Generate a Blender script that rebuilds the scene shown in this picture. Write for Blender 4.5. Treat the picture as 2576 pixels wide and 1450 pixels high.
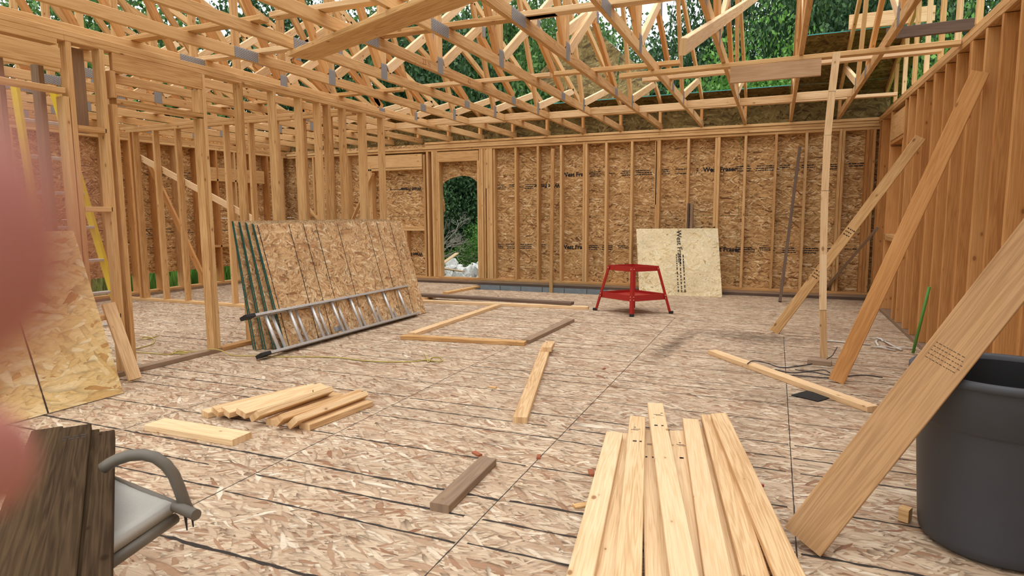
import bpy, bmesh, math, random
import numpy as np
from mathutils import Vector, Matrix
rnd = random.Random(7)
for o in list(bpy.data.objects): bpy.data.objects.remove(o)
C = bpy.context.scene.collection
S = bpy.context.scene

# ------------------------------------------------------------------ camera
F, CX, CY, H = 1580.0, 1288.0, 725.0, 1.25          # focal length in px of the 2576 x 1450 frame, eye height
YAW, PITCH, ROLL = math.radians(22.7), math.radians(6.64), math.radians(0.33)
EYE = Vector((0, 0, H))
Df = Vector((-math.sin(YAW)*math.cos(PITCH), math.cos(YAW)*math.cos(PITCH), -math.sin(PITCH)))
_r = Vector((math.cos(YAW), math.sin(YAW), 0)); _u = _r.cross(Df)
Rt = _r*math.cos(ROLL) - _u*math.sin(ROLL); Up = _r*math.sin(ROLL) + _u*math.cos(ROLL)
cam_d = bpy.data.cameras.new('camera'); cam = bpy.data.objects.new('camera', cam_d); C.objects.link(cam)
cam_d.sensor_width = 36; cam_d.lens = 36*F/2576; cam_d.clip_start = 0.002; cam_d.clip_end = 300
cam.matrix_world = Matrix(((Rt.x, Up.x, -Df.x, 0), (Rt.y, Up.y, -Df.y, 0), (Rt.z, Up.z, -Df.z, H), (0, 0, 0, 1)))
cam_d.dof.use_dof = True; cam_d.dof.focus_distance = 5.0; cam_d.dof.aperture_fstop = cam_d.lens/3.0   # 3 mm opening, as in a phone
S.camera = cam
S.view_settings.view_transform = 'Standard'; S.view_settings.look = 'None'
S.view_settings.exposure = 0.0; S.view_settings.gamma = 1; S.view_settings.use_curve_mapping = False

# ------------------------------------------------------------------ daylight: bright overcast sky plus a very soft high sun
W = bpy.data.worlds.new('overcast_sky'); S.world = W; W.use_nodes = True
nt = W.node_tree; bg = nt.nodes['Background']
tc = nt.nodes.new('ShaderNodeTexCoord'); sp = nt.nodes.new('ShaderNodeSeparateXYZ')
mr = nt.nodes.new('ShaderNodeMapRange'); mr.inputs['From Min'].default_value = 0; mr.inputs['From Max'].default_value = 1
mr.inputs['To Min'].default_value = 1.15; mr.inputs['To Max'].default_value = 3.0
nt.links.new(tc.outputs['Generated'], sp.inputs[0]); nt.links.new(sp.outputs['Z'], mr.inputs['Value'])
nt.links.new(mr.outputs[0], bg.inputs['Strength']); bg.inputs['Color'].default_value = (0.93, 0.97, 1.0, 1)
sd = bpy.data.lights.new('hazy_sun', 'SUN'); sd.energy = 0.9; sd.angle = math.radians(50); sd.color = (1, 0.96, 0.9)
sun = bpy.data.objects.new('hazy_sun', sd); C.objects.link(sun); sun.rotation_euler = (math.radians(20), math.radians(-4), 0)

# ------------------------------------------------------------------ pixel -> place (a point of the photo on a known plane)
def ray(x, y): return Df + Rt*((x-CX)/F) - Up*((y-CY)/F)
def G(x, y, z=0.0):
    d = ray(x, y); return EYE + d*((z-H)/d.z)
def GY(x, y, Y):
    d = ray(x, y); return EYE + d*(Y/d.y)
def GX(x, y, X):
    d = ray(x, y); return EYE + d*(X/d.x)

# ------------------------------------------------------------------ materials
def new_mat(name, rough=0.8, spec=0.25):
    m = bpy.data.materials.new(name); m.use_nodes = True
    b = m.node_tree.nodes['Principled BSDF']; b.inputs['Roughness'].default_value = rough
    b.inputs['Specular IOR Level'].default_value = spec
    return m, m.node_tree, b
def N(t, typ, **kw):
    n = t.nodes.new(typ)
    for k, v in kw.items():
        if k in ('operation', 'blend_type', 'data_type', 'attribute_name', 'voronoi_dimensions', 'noise_dimensions', 'feature', 'distance', 'use_clamp', 'bands_direction', 'wave_type', 'interpolation_type', 'uv_map'): setattr(n, k, v)
        else: n.inputs[k].default_value = v
    return n
def lk(t, a, b): t.links.new(a, b)
def math_(t, op, a, b=None, clamp=False):
    n = t.nodes.new('ShaderNodeMath'); n.operation = op; n.use_clamp = clamp
    for i, v in enumerate((a, b)):
        if v is None: continue
        if isinstance(v, (int, float)): n.inputs[i].default_value = v
        else: t.links.new(v, n.inputs[i])
    return n.outputs[0]
def mixc(t, fac, a, b, blend='MIX'):
    n = t.nodes.new('ShaderNodeMix'); n.data_type = 'RGBA'; n.blend_type = blend
    for s, v in ((n.inputs[0], fac), (n.inputs[6], a), (n.inputs[7], b)):
        if isinstance(v, (int, float)): s.default_value = v
        elif isinstance(v, tuple): s.default_value = v if len(v) == 4 else (*v, 1)
        else: t.links.new(v, s)
    return n.outputs[2]
def ramp(t, fac, stops, interp='LINEAR'):
    n = t.nodes.new('ShaderNodeValToRGB'); e = n.color_ramp; e.interpolation = interp
    while len(e.elements) < len(stops): e.elements.new(0.5)
    for el, (p, c) in zip(e.elements, stops): el.position = p; el.color = (*c, 1)
    t.links.new(fac, n.inputs[0]); return n.outputs[0]
def mapping(t, vec, scale, rot=0.0, loc=(0, 0, 0)):
    n = t.nodes.new('ShaderNodeMapping'); n.inputs['Scale'].default_value = scale
    n.inputs['Rotation'].default_value = (0, 0, rot); n.inputs['Location'].default_value = loc
    t.links.new(vec, n.inputs[0]); return n.outputs[0]

def lumber_mat(name, light, mid, dark, knot=(0.22, 0.09, 0.03), grey=0.0, rough=0.75, contrast=1.0):
    m, t, b = new_mat(name, rough)
    uv = t.nodes.new('ShaderNodeUVMap').outputs[0]
    at = N(t, 'ShaderNodeAttribute', attribute_name='tint'); sx = t.nodes.new('ShaderNodeSeparateColor'); lk(t, at.outputs['Color'], sx.inputs[0])
    # long cathedral grain
    n1 = N(t, 'ShaderNodeTexNoise', Scale=1.0, Detail=3.0, Roughness=0.55); lk(t, mapping(t, uv, (0.75, 17, 1)), n1.inputs['Vector'])
    w = t.nodes.new('ShaderNodeMath'); w.operation = 'MULTIPLY'; w.inputs[1].default_value = 58; lk(t, n1.outputs['Fac'], w.inputs[0])
    s1 = math_(t, 'SINE', w.outputs[0])
    n2 = N(t, 'ShaderNodeTexNoise', Scale=1.0, Detail=4.0); lk(t, mapping(t, uv, (5, 260, 1)), n2.inputs['Vector'])
    g = math_(t, 'ADD', math_(t, 'MULTIPLY', s1, 0.105*contrast), math_(t, 'MULTIPLY', math_(t, 'SUBTRACT', n2.outputs['Fac'], 0.5), 0.55*contrast))
    n3 = N(t, 'ShaderNodeTexNoise', Scale=1.0, Detail=2.0); lk(t, mapping(t, uv, (0.8, 6, 1)), n3.inputs['Vector'])
    g = math_(t, 'ADD', g, math_(t, 'ADD', math_(t, 'MULTIPLY', n3.outputs['Fac'], 0.6), 0.15))
    g = math_(t, 'ADD', g, math_(t, 'MULTIPLY', math_(t, 'SUBTRACT', sx.outputs[0], 0.5), 0.42), True)
    col = ramp(t, g, [(0.12, dark), (0.45, mid), (0.8, light)])
    # knots
    vo = N(t, 'ShaderNodeTexVoronoi', voronoi_dimensions='2D', Scale=1.0); lk(t, mapping(t, uv, (5.0, 9.0, 1)), vo.inputs['Vector'])
    vc = t.nodes.new('ShaderNodeSeparateColor'); lk(t, vo.outputs['Color'], vc.inputs[0])
    on = math_(t, 'GREATER_THAN', vc.outputs[0], 0.74)
    rad = math_(t, 'MULTIPLY', vc.outputs[1], 0.085)
    kf = math_(t, 'SUBTRACT', math_(t, 'ADD', rad, 0.03), vo.outputs['Distance'])
    kf = math_(t, 'MULTIPLY', math_(t, 'MULTIPLY', kf, 22, True), on)
    halo = math_(t, 'MULTIPLY', math_(t, 'MULTIPLY', math_(t, 'SUBTRACT', math_(t, 'ADD', rad, 0.13), vo.outputs['Distance']), 5, True), on)
    col = mixc(t, math_(t, 'MULTIPLY', halo, 0.45), col, dark)
    col = mixc(t, math_(t, 'MULTIPLY', kf, 0.8), col, knot)
    # per-board warmth
    col = mixc(t, math_(t, 'MULTIPLY', sx.outputs[1], 0.22), col, tuple(c*k for c, k in zip(mid, (1.0, 0.85, 0.72))))
    if grey:
        n4 = N(t, 'ShaderNodeTexNoise', Scale=1.0, Detail=5.0); lk(t, mapping(t, uv, (3, 22, 1)), n4.inputs['Vector'])
        col = mixc(t, math_(t, 'MULTIPLY', n4.outputs['Fac'], grey, True), col, (0.16, 0.13, 0.11))
    lk(t, col, b.inputs['Base Color'])
    bp = N(t, 'ShaderNodeBump', Strength=0.12, Distance=0.002); lk(t, g, bp.inputs['Height']); lk(t, bp.outputs[0], b.inputs['Normal'])
    return m

def osb_mat(name, stops, rots=(0.0, 0.45, -0.5, 1.1, -1.0, 0.15), size=(9.0, 46.0), gap=0.5, tone=0.5, stain=False):
    """pressed strand board: six layers of long flakes at different angles, the topmost flake wins"""
    m, t, b = new_mat(name, 0.8, 0.2)
    uv = t.nodes.new('ShaderNodeUVMap').outputs[0]
    wob = N(t, 'ShaderNodeTexNoise', Scale=18.0, Detail=2.0); lk(t, uv, wob.inputs['Vector'])
    wv = t.nodes.new('ShaderNodeVectorMath'); wv.operation = 'MULTIPLY_ADD'; wv.inputs[1].default_value = (0.02, 0.02, 0); lk(t, wob.outputs['Color'], wv.inputs[0]); lk(t, uv, wv.inputs[2])
    uvw = wv.outputs[0]
    best = None; bestc = None; beste = None
    for i, r in enumerate(rots):
        sc = 1.0 + 0.35*((i*7) % 5 - 2)/2
        v = N(t, 'ShaderNodeTexVoronoi', voronoi_dimensions='2D', Scale=1.0, Randomness=1.0)
        lk(t, mapping(t, mapping(t, uvw, (1, 1, 1), r, (3.1*i, 1.7*i, 0)), (size[0]*sc, size[1]*sc, 1)), v.inputs['Vector'])
        s = t.nodes.new('ShaderNodeSeparateColor'); lk(t, v.outputs['Color'], s.inputs[0])
        hgt = s.outputs[0]; cv = s.outputs[1]; ed = v.outputs['Distance']
        if best is None: best, bestc, beste = hgt, cv, ed
        else:
            g = math_(t, 'GREATER_THAN', hgt, best)
            mx = t.nodes.new('ShaderNodeMix'); mx.data_type = 'FLOAT'; lk(t, g, mx.inputs[0]); lk(t, bestc, mx.inputs[2]); lk(t, cv, mx.inputs[3])
            me = t.nodes.new('ShaderNodeMix'); me.data_type = 'FLOAT'; lk(t, g, me.inputs[0]); lk(t, beste, me.inputs[2]); lk(t, ed, me.inputs[3])
            best = math_(t, 'MAXIMUM', hgt, best); bestc, beste = mx.outputs[0], me.outputs[0]
    col = ramp(t, bestc, stops)
    fine = N(t, 'ShaderNodeTexNoise', Scale=1.0, Detail=4.0); lk(t, mapping(t, uv, (30, 120, 1)), fine.inputs['Vector'])
    big = N(t, 'ShaderNodeTexNoise', Scale=2.2, Detail=2.0); lk(t, uv, big.inputs['Vector'])
    edge = math_(t, 'MULTIPLY', math_(t, 'SUBTRACT', beste, 0.42), 2.2*gap, True)
    col = mixc(t, edge, col, tuple(c*0.35 for c in stops[1][1]))
    k = math_(t, 'ADD', math_(t, 'MULTIPLY', fine.outputs['Fac'], 0.5), math_(t, 'MULTIPLY', big.outputs['Fac'], tone))
    k = math_(t, 'ADD', k, 0.75-0.5*tone)
    kk = t.nodes.new('ShaderNodeCombineXYZ')
    for i in range(3): lk(t, k, kk.inputs[i])
    col = mixc(t, 1.0, col, kk.outputs[0], 'MULTIPLY')
    if stain:   # trodden mud and damp marks, each where it lies on the floor
        for (sx_, sy_, rx, ry, ang, amt) in stain:
            mp = N(t, 'ShaderNodeVectorMath', operation='SUBTRACT'); lk(t, uv, mp.inputs[0]); mp.inputs[1].default_value = (sx_, sy_, 0)
            v2 = mapping(t, mapping(t, mp.outputs[0], (1, 1, 1), -ang), (1/rx, 1/ry, 1))
            ln = N(t, 'ShaderNodeVectorMath', operation='LENGTH'); lk(t, v2, ln.inputs[0])
            nz = N(t, 'ShaderNodeTexNoise', Scale=14.0, Detail=5.0); lk(t, uv, nz.inputs['Vector'])
            f = math_(t, 'SUBTRACT', math_(t, 'ADD', math_(t, 'MULTIPLY', nz.outputs['Fac'], 1.8), 0.1), ln.outputs['Value'], True)
            col = mixc(t, math_(t, 'MULTIPLY', f, amt), col, (0.085, 0.055, 0.035))
    lk(t, col, b.inputs['Base Color'])
    bp = N(t, 'ShaderNodeBump', Strength=0.25, Distance=0.003); lk(t, bestc, bp.inputs['Height']); lk(t, bp.outputs[0], b.inputs['Normal'])
    return m

def plain(name, col, rough=0.6, metal=0.0, spec=0.4, noise=0.12, scale=20.0):
    m, t, b = new_mat(name, rough, spec); b.inputs['Metallic'].default_value = metal
    tcn = t.nodes.new('ShaderNodeTexCoord'); nz = N(t, 'ShaderNodeTexNoise', Scale=scale, Detail=4.0); lk(t, tcn.outputs['Object'], nz.inputs['Vector'])
    c = mixc(t, nz.outputs['Fac'], tuple(x*(1-noise) for x in col), tuple(min(1, x*(1+noise)) for x in col))
    lk(t, c, b.inputs['Base Color']); return m

M = {}
M['lumber'] = lumber_mat('spruce_lumber', (0.73, 0.485, 0.235), (0.61, 0.37, 0.16), (0.40, 0.205, 0.07), contrast=1.25)
M['pale'] = lumber_mat('fresh_pale_lumber', (0.82, 0.62, 0.385), (0.71, 0.49, 0.27), (0.50, 0.30, 0.135), contrast=1.2)
M['orange'] = lumber_mat('amber_lumber', (0.68, 0.375, 0.15), (0.56, 0.28, 0.095), (0.36, 0.155, 0.045))
M['knotty'] = lumber_mat('knotty_reddish_lumber', (0.62, 0.42, 0.26), (0.50, 0.31, 0.17), (0.32, 0.17, 0.08), grey=0.25)
M['stained'] = lumber_mat('stained_brown_lumber', (0.62, 0.39, 0.19), (0.51, 0.295, 0.13), (0.34, 0.18, 0.07), grey=0.24)
M['weather'] = lumber_mat('weathered_lumber', (0.46, 0.31, 0.19), (0.35, 0.22, 0.125), (0.21, 0.125, 0.07), grey=0.75)
M['brown'] = lumber_mat('dark_brown_treated_lumber', (0.092, 0.058, 0.031), (0.062, 0.038, 0.020), (0.033, 0.020, 0.011), knot=(0.02, 0.012, 0.006), contrast=1.3, rough=0.95)
M['brown'].node_tree.nodes['Principled BSDF'].inputs['Specular IOR Level'].default_value = 0.05
M['grime'] = lumber_mat('old_grey_brown_lumber', (0.18, 0.11, 0.07), (0.115, 0.066, 0.042), (0.06, 0.035, 0.022), grey=0.6)
STAINS = [(-0.86, 6.05, 0.12, 1.0, -0.12, 0.75), (-0.15, 6.75, 0.75, 0.35, 0.0, 0.7), (0.3, 5.6, 0.9, 1.6, 0.2, 0.3), (0.1, 4.5, 0.5, 0.35, 0, 0.35)]
M['floor'] = osb_mat('subfloor_strand_board', [(0.0, (0.25, 0.12, 0.065)), (0.07, (0.37, 0.225, 0.135)), (0.25, (0.44, 0.31, 0.205)), (0.65, (0.52, 0.39, 0.265)), (0.9, (0.60, 0.475, 0.335)), (1.0, (0.68, 0.58, 0.45))],
                     rots=(0.0, 0.35, -0.4, 0.8, -0.9, 0.12, 0.5, -0.2), size=(8.5, 52.0), gap=0.8, tone=0.45, stain=STAINS)
M['wall_osb'] = osb_mat('wall_strand_board', [(0.0, (0.17, 0.07, 0.025)), (0.1, (0.38, 0.20, 0.075)), (0.4, (0.54, 0.315, 0.13)), (0.8, (0.66, 0.42, 0.19)), (1.0, (0.84, 0.66, 0.40))], rots=(0.0, 0.3, -0.35, 0.7, -0.8, 0.12, -0.15), size=(11, 62), gap=0.8)
M['stack_osb'] = osb_mat('stacked_strand_board', [(0.0, (0.30, 0.14, 0.055)), (0.08, (0.50, 0.28, 0.13)), (0.4, (0.60, 0.38, 0.19)), (0.8, (0.67, 0.46, 0.25)), (1.0, (0.78, 0.61, 0.39))], rots=(0.0, 0.7, -0.8, 1.3, -1.2, 0.3, -0.3), size=(11, 56), gap=0.8)
M['yellow_osb'] = osb_mat('yellowish_strand_board', [(0.0, (0.38, 0.17, 0.05)), (0.05, (0.58, 0.35, 0.13)), (0.15, (0.68, 0.47, 0.20)), (0.75, (0.74, 0.54, 0.26)), (1.0, (0.80, 0.66, 0.40))], rots=(0.0, 0.2, -0.25, 0.5, -0.6, 1.1), size=(8, 34), gap=0.5)
M['cream_osb'] = osb_mat('cream_strand_board', [(0.0, (0.38, 0.23, 0.09)), (0.03, (0.64, 0.49, 0.25)), (0.12, (0.76, 0.62, 0.37)), (0.75, (0.81, 0.69, 0.44)), (1.0, (0.85, 0.76, 0.54))], size=(12, 46), gap=0.3)
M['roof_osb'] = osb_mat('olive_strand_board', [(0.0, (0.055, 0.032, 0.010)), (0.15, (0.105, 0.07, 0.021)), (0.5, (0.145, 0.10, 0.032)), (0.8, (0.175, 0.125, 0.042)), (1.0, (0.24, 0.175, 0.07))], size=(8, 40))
M['green_edge'] = plain('green_edge_paint', (0.012, 0.085, 0.065), 0.7, noise=0.5, scale=90)
M['teal_edge'] = plain('teal_edge_paint', (0.03, 0.22, 0.20), 0.7, noise=0.3, scale=60)
M['ink'] = plain('black_printing_ink', (0.012, 0.011, 0.012), 0.8)
M['line'] = plain('dark_chalk_line', (0.035, 0.026, 0.02), 0.9, noise=0.5, scale=60)
M['plate'] = plain('galvanized_steel', (0.36, 0.35, 0.35), 0.5, metal=0.35)
M['alu'] = plain('brushed_aluminium', (0.62, 0.61, 0.60), 0.42, metal=0.6, noise=0.2, scale=40)
M['black'] = plain('black_plastic', (0.014, 0.014, 0.015), 0.5)
M['rubber'] = plain('black_rubber', (0.02, 0.018, 0.018), 0.8)
M['red'] = plain('red_enamel', (0.36, 0.018, 0.014), 0.38, spec=0.5)
M['rivet'] = plain('bright_rivet', (0.75, 0.5, 0.45), 0.4, metal=0.3)
M['bin'] = plain('grey_bin_plastic', (0.058, 0.060, 0.068), 0.5, spec=0.35, noise=0.15, scale=6)
M['concrete'] = plain('grey_concrete', (0.25, 0.27, 0.29), 0.9, noise=0.25, scale=9)
M['sling'] = plain('light_grey_sling_fabric', (0.38, 0.36, 0.32), 0.85, noise=0.15, scale=300)
M['tube'] = plain('taupe_painted_tube', (0.13, 0.11, 0.085), 0.45, noise=0.1)
M['cord'] = plain('yellow_cord', (0.46, 0.36, 0.10), 0.8, noise=0.3, scale=120)
M['cable'] = plain('dark_grey_cable', (0.045, 0.04, 0.04), 0.7)
M['yellow'] = plain('yellow_fibreglass', (0.72, 0.53, 0.03), 0.5)
M['green'] = plain('green_plastic', (0.10, 0.30, 0.05), 0.5)
M['shingle'] = plain('charcoal_shingle', (0.018, 0.015, 0.013), 0.95, noise=0.4, scale=80)
M['chip'] = plain('red_brown_wood_chip', (0.33, 0.10, 0.045), 0.85, noise=0.3)
M['rock'] = plain('white_stone', (0.82, 0.80, 0.77), 0.9, noise=0.25, scale=4)
M['paper'] = plain('white_scrap_plastic', (0.62, 0.58, 0.52), 0.8)
M['twig'] = plain('bare_grey_twigs', (0.46, 0.41, 0.35), 0.9)
M['bark'] = plain('tree_bark', (0.12, 0.09, 0.06), 0.9)
def skin():
    m, t, b = new_mat('skin', 0.5, 0.4)
    tcn = t.nodes.new('ShaderNodeTexCoord'); nz = N(t, 'ShaderNodeTexNoise', Scale=60.0, Detail=3.0); lk(t, tcn.outputs['Object'], nz.inputs['Vector'])
    lk(t, mixc(t, nz.outputs['Fac'], (0.40, 0.165, 0.135), (0.48, 0.22, 0.185)), b.inputs['Base Color'])
    b.inputs['Subsurface Weight'].default_value = 0.35; b.inputs['Subsurface Radius'].default_value = (0.008, 0.0022, 0.001); b.inputs['Subsurface Scale'].default_value = 1.0
    return m
M['skin'] = skin()
M['nail'] = plain('finger_nail', (0.70, 0.42, 0.37), 0.3)
def leaf_mat(name, a, c, d):
    m, t, b = new_mat(name, 0.6, 0.3)
    at = N(t, 'ShaderNodeAttribute', attribute_name='tint'); sx = t.nodes.new('ShaderNodeSeparateColor'); lk(t, at.outputs['Color'], sx.inputs[0])
    lk(t, ramp(t, sx.outputs[0], [(0, a), (0.5, c), (1, d)]), b.inputs['Base Color'])
    tr = t.nodes.new('ShaderNodeBsdfTranslucent'); lk(t, ramp(t, sx.outputs[0], [(0, a), (0.5, c), (1, d)]), tr.inputs[0])
    mx = t.nodes.new('ShaderNodeMixShader'); mx.inputs[0].default_value = 0.25
    lk(t, b.outputs[0], mx.inputs[1]); lk(t, tr.outputs[0], mx.inputs[2]); lk(t, mx.outputs[0], t.nodes['Material Output'].inputs[0]); return m
M['leaf'] = leaf_mat('green_leaves', (0.034, 0.080, 0.020), (0.085, 0.185, 0.042), (0.20, 0.36, 0.10))
M['leaf_dark'] = leaf_mat('dark_green_leaves', (0.018, 0.050, 0.020), (0.046, 0.110, 0.036), (0.11, 0.20, 0.07))
M['leaf_bright'] = leaf_mat('bright_green_leaves', (0.05, 0.14, 0.02), (0.12, 0.29, 0.045), (0.26, 0.48, 0.11))
def ground_mat():
    m, t, b = new_mat('grassy_ground', 0.95, 0.1)
    tcn = t.nodes.new('ShaderNodeTexCoord'); nz = N(t, 'ShaderNodeTexNoise', Scale=3.0, Detail=8.0); lk(t, tcn.outputs['Object'], nz.inputs['Vector'])
    lk(t, ramp(t, nz.outputs['Fac'], [(0.3, (0.03, 0.07, 0.015)), (0.5, (0.06, 0.16, 0.03)), (0.7, (0.12, 0.24, 0.06))]), b.inputs['Base Color']); return m
M['ground'] = ground_mat()

# ------------------------------------------------------------------ mesh builder
class MB:
    def __init__(s): s.v = []; s.f = []; s.uv = []; s.t = []; s.mi = []; s.sm = []; s.tint = None
    def face(s, idx, uvs, tint, mi=0, smooth=False):
        s.f.append(idx); s.uv.append(uvs); s.t.append(tint); s.mi.append(mi); s.sm.append(smooth)
    def beam(s, a, b, w, t, up=(0, 0, 1), ch=0.003, mi=0, cut_a=0.0, cut_b=0.0):
        """squared timber from a to b: w across, t along 'up', eased edges; cut_* slides the ends along the beam with height"""
        a, b = Vector(a), Vector(b); d = (b-a); L = d.length; d.normalize()
        up = Vector(up); side = d.cross(up)
        if side.length < 1e-4: side = d.cross(Vector((1, 0, 0)))
        side.normalize(); up = side.cross(d).normalized()
        hw, ht = w/2, t/2; ch = min(ch, hw*.4, ht*.4)
        prof = [(-hw+ch, -ht), (hw-ch, -ht), (hw, -ht+ch), (hw, ht-ch), (hw-ch, ht), (-hw+ch, ht), (-hw, ht-ch), (-hw, -ht+ch)]
        base = len(s.v); u0, v0 = rnd.uniform(0, 60), rnd.uniform(0, 60); tint = (rnd.random(), rnd.random(), rnd.random(), 1)
        for e, (p, cut) in enumerate(((a, cut_a), (b, cut_b))):
            for x, y in prof: s.v.append(p+side*x+up*y+d*(cut*y/ht))
        per = [0]
        for i in range(8):
            x0, y0 = prof[i]; x1, y1 = prof[(i+1) % 8]; per.append(per[-1]+math.hypot(x1-x0, y1-y0))
        for i in range(8):
            j = (i+1) % 8
            s.face([base+i, base+j, base+8+j, base+8+i], [(u0, v0+per[i]), (u0, v0+per[i+1]), (u0+L, v0+per[i+1]), (u0+L, v0+per[i])], tint, mi)
        for e in (0, 1):
            idx = [base+8*e+i for i in range(8)]
            if e == 0: idx = idx[::-1]
            s.face(idx, [(u0+0.2*prof[(k-base) % 8][1]+5, v0+9+0.2*prof[(k-base) % 8][0]) for k in idx], (tint[0]*0.6, tint[1], tint[2], 1), mi)
        return s
    def box(s, lo, hi, **k):
        a = Vector(((lo[0]+hi[0])/2, (lo[1]+hi[1])/2, lo[2])); b = Vector((a.x, a.y, hi[2]))
        return s.beam(a, b, hi[0]-lo[0], hi[1]-lo[1], up=(0, 1, 0), **k)
    def poly(s, pts, n_thick, mi_edge=0, mi=0, uvd=None, off=None):
        """flat sheet: outline pts (Vectors) extruded by vector n_thick; UV in metres along uvd=(udir,vdir)"""
        pts = [Vector(p) for p in pts]; nt_ = Vector(n_thick); k = len(pts); base = len(s.v)
        ud, vd = (Vector(uvd[0]).normalized(), Vector(uvd[1]).normalized()) if uvd else ((pts[1]-pts[0]).normalized(), (pts[-1]-pts[0]).normalized())
        ox, oy = off if off else (rnd.uniform(0, 40), rnd.uniform(0, 40)); org = pts[0] if off is None else Vector((0, 0, 0))
        s.v += pts; s.v += [p+nt_ for p in pts]; tint = (rnd.random(), rnd.random(), rnd.random(), 1)
        U = [((p-org).dot(ud)+ox, (p-org).dot(vd)+oy) for p in pts]
        s.face([base+i for i in range(k)][::-1], U[::-1], tint, mi); s.face([base+k+i for i in range(k)], U, tint, mi)
        for i in range(k):
            j = (i+1) % k
            s.face([base+i, base+j, base+k+j, base+k+i], [U[i], U[j], (U[j][0]+.02, U[j][1]+.02), (U[i][0]+.02, U[i][1]+.02)], tint, mi_edge)
        return s
    def tube(s, pts, r, seg=10, mi=0, cap=True, flat=1.0, upv=(0, 0, 1)):
        pts = [Vector(p) for p in pts]; base = len(s.v); rs = r if isinstance(r, (list, tuple)) else [r]*len(pts)
        tint = (rnd.random(), rnd.random(), rnd.random(), 1); acc = 0; n = len(pts); ref = Vector(upv)
        for i, p in enumerate(pts):
            d = (pts[min(i+1, n-1)]-pts[max(i-1, 0)]).normalized(); sd_ = d.cross(ref)
            if sd_.length < 1e-3: sd_ = d.cross(Vector((0, 1, 0)))
            sd_.normalize(); uu = sd_.cross(d).normalized()
            for k in range(seg):
                a = 2*math.pi*k/seg; s.v.append(p+sd_*(math.cos(a)*rs[i])+uu*(math.sin(a)*rs[i]*flat))
        for i in range(n-1):
            for k in range(seg):
                j = (k+1) % seg
                s.face([base+i*seg+k, base+i*seg+j, base+(i+1)*seg+j, base+(i+1)*seg+k], [(i*.1, k/seg*.1), (i*.1, (k+1)/seg*.1), (i*.1+.1, (k+1)/seg*.1), (i*.1+.1, k/seg*.1)], tint, mi, True)
        if cap:
            for e in (0, n-1):
                idx = [base+e*seg+k for k in range(seg)]
                s.face(idx[::-1] if e == 0 else idx, [(0, 0)]*seg, tint, mi)
        return s
    def lathe(s, prof, seg=48, center=(0, 0, 0), mi=0):
        base = len(s.v); c = Vector(center); tint = (.5, .5, .5, 1)
        for r, z in prof:
            for k in range(seg):
                a = 2*math.pi*k/seg; s.v.append(c+Vector((math.cos(a)*r, math.sin(a)*r, z)))
        for i in range(len(prof)-1):
            for k in range(seg):
                j = (k+1) % seg
                s.face([base+i*seg+k, base+i*seg+j, base+(i+1)*seg+j, base+(i+1)*seg+k], [(0, 0)]*4, tint, mi, True)
        return s
    def build(s, name, mats, parent=None):
        me = bpy.data.meshes.new(name); me.from_pydata([tuple(v) for v in s.v], [], s.f)
        mats = mats if isinstance(mats, (list, tuple)) else [mats]
        for m in mats: me.materials.append(M[m] if isinstance(m, str) else m)
        fu = [c for f in s.uv for p in f for c in p]; fc = [c for f, t in zip(s.f, s.t) for _ in f for c in t]
        uvl = me.uv_layers.new(name='UVMap'); uvl.uv.foreach_set('vector', fu)
        ca = me.color_attributes.new('tint', 'FLOAT_COLOR', 'CORNER'); ca.data.foreach_set('color', fc)
        me.polygons.foreach_set('material_index', s.mi); me.polygons.foreach_set('use_smooth', s.sm); me.update()
        o = bpy.data.objects.new(name, me); C.objects.link(o)
        if parent is not None:
            o.parent = parent
            if parent.parent is None and parent.type == 'EMPTY' : o.matrix_parent_inverse = Matrix.Translation(-parent.location)
        return o
def empty(name, loc=(0, 0, 0)):
    o = bpy.data.objects.new(name, None); C.objects.link(o); o.location = loc; o.empty_display_size = 0.1; return o
def tag(o, label=None, cat=None, group=None, kind=None):
    for k, v in (('label', label), ('category', cat), ('group', group), ('kind', kind)):
        if v: o[k] = v
    return o
def board(name, a, b, w, t, label, cat='board', group=None, mat='lumber', up=(0, 0, 1), **k):
    return tag(MB().beam(a, b, w, t, up, **k).build(name, mat), label, cat, group)
def ords(i): return ['first', 'second', 'third', 'fourth', 'fifth', 'sixth', 'seventh', 'eighth', 'ninth', 'tenth', 'eleventh', 'twelfth', 'thirteenth', 'fourteenth', 'fifteenth', 'sixteenth', 'seventeenth', 'eighteenth'][i]

T, D4, D6 = 0.038, 0.089, 0.140
XR, XP, XL, YB, YC = 1.27, -4.71, -9.24, 10.2, 6.5     # right wall, inner partition, left wall, back wall, cross partition
ZT = 2.575                                              # top of the wall plates, underside of the trusses

# ================================================================== STRUCTURE
def text_mesh(name, txt, size, mat, parent, mw, bold=0.0):
    cu = bpy.data.curves.new(name, 'FONT'); cu.body = txt; cu.size = size; cu.extrude = .0004; cu.offset = size*bold; cu.resolution_u = 3
    tmp = bpy.data.objects.new('lettering', cu); C.objects.link(tmp); dg = bpy.context.evaluated_depsgraph_get()
    me = bpy.data.meshes.new_from_object(tmp.evaluated_get(dg)); bpy.data.objects.remove(tmp); bpy.data.curves.remove(cu)
    me.transform(mw); me.materials.clear(); me.materials.append(M[mat]); o = bpy.data.objects.new(name, me); C.objects.link(o); o.parent = parent
    if parent.type == 'EMPTY': o.matrix_parent_inverse = Matrix.Translation(-parent.location)
    return o
def struct(name, label, cat, o=None):
    o = o or empty(name); return tag(o, label, cat, kind='structure')
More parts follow.
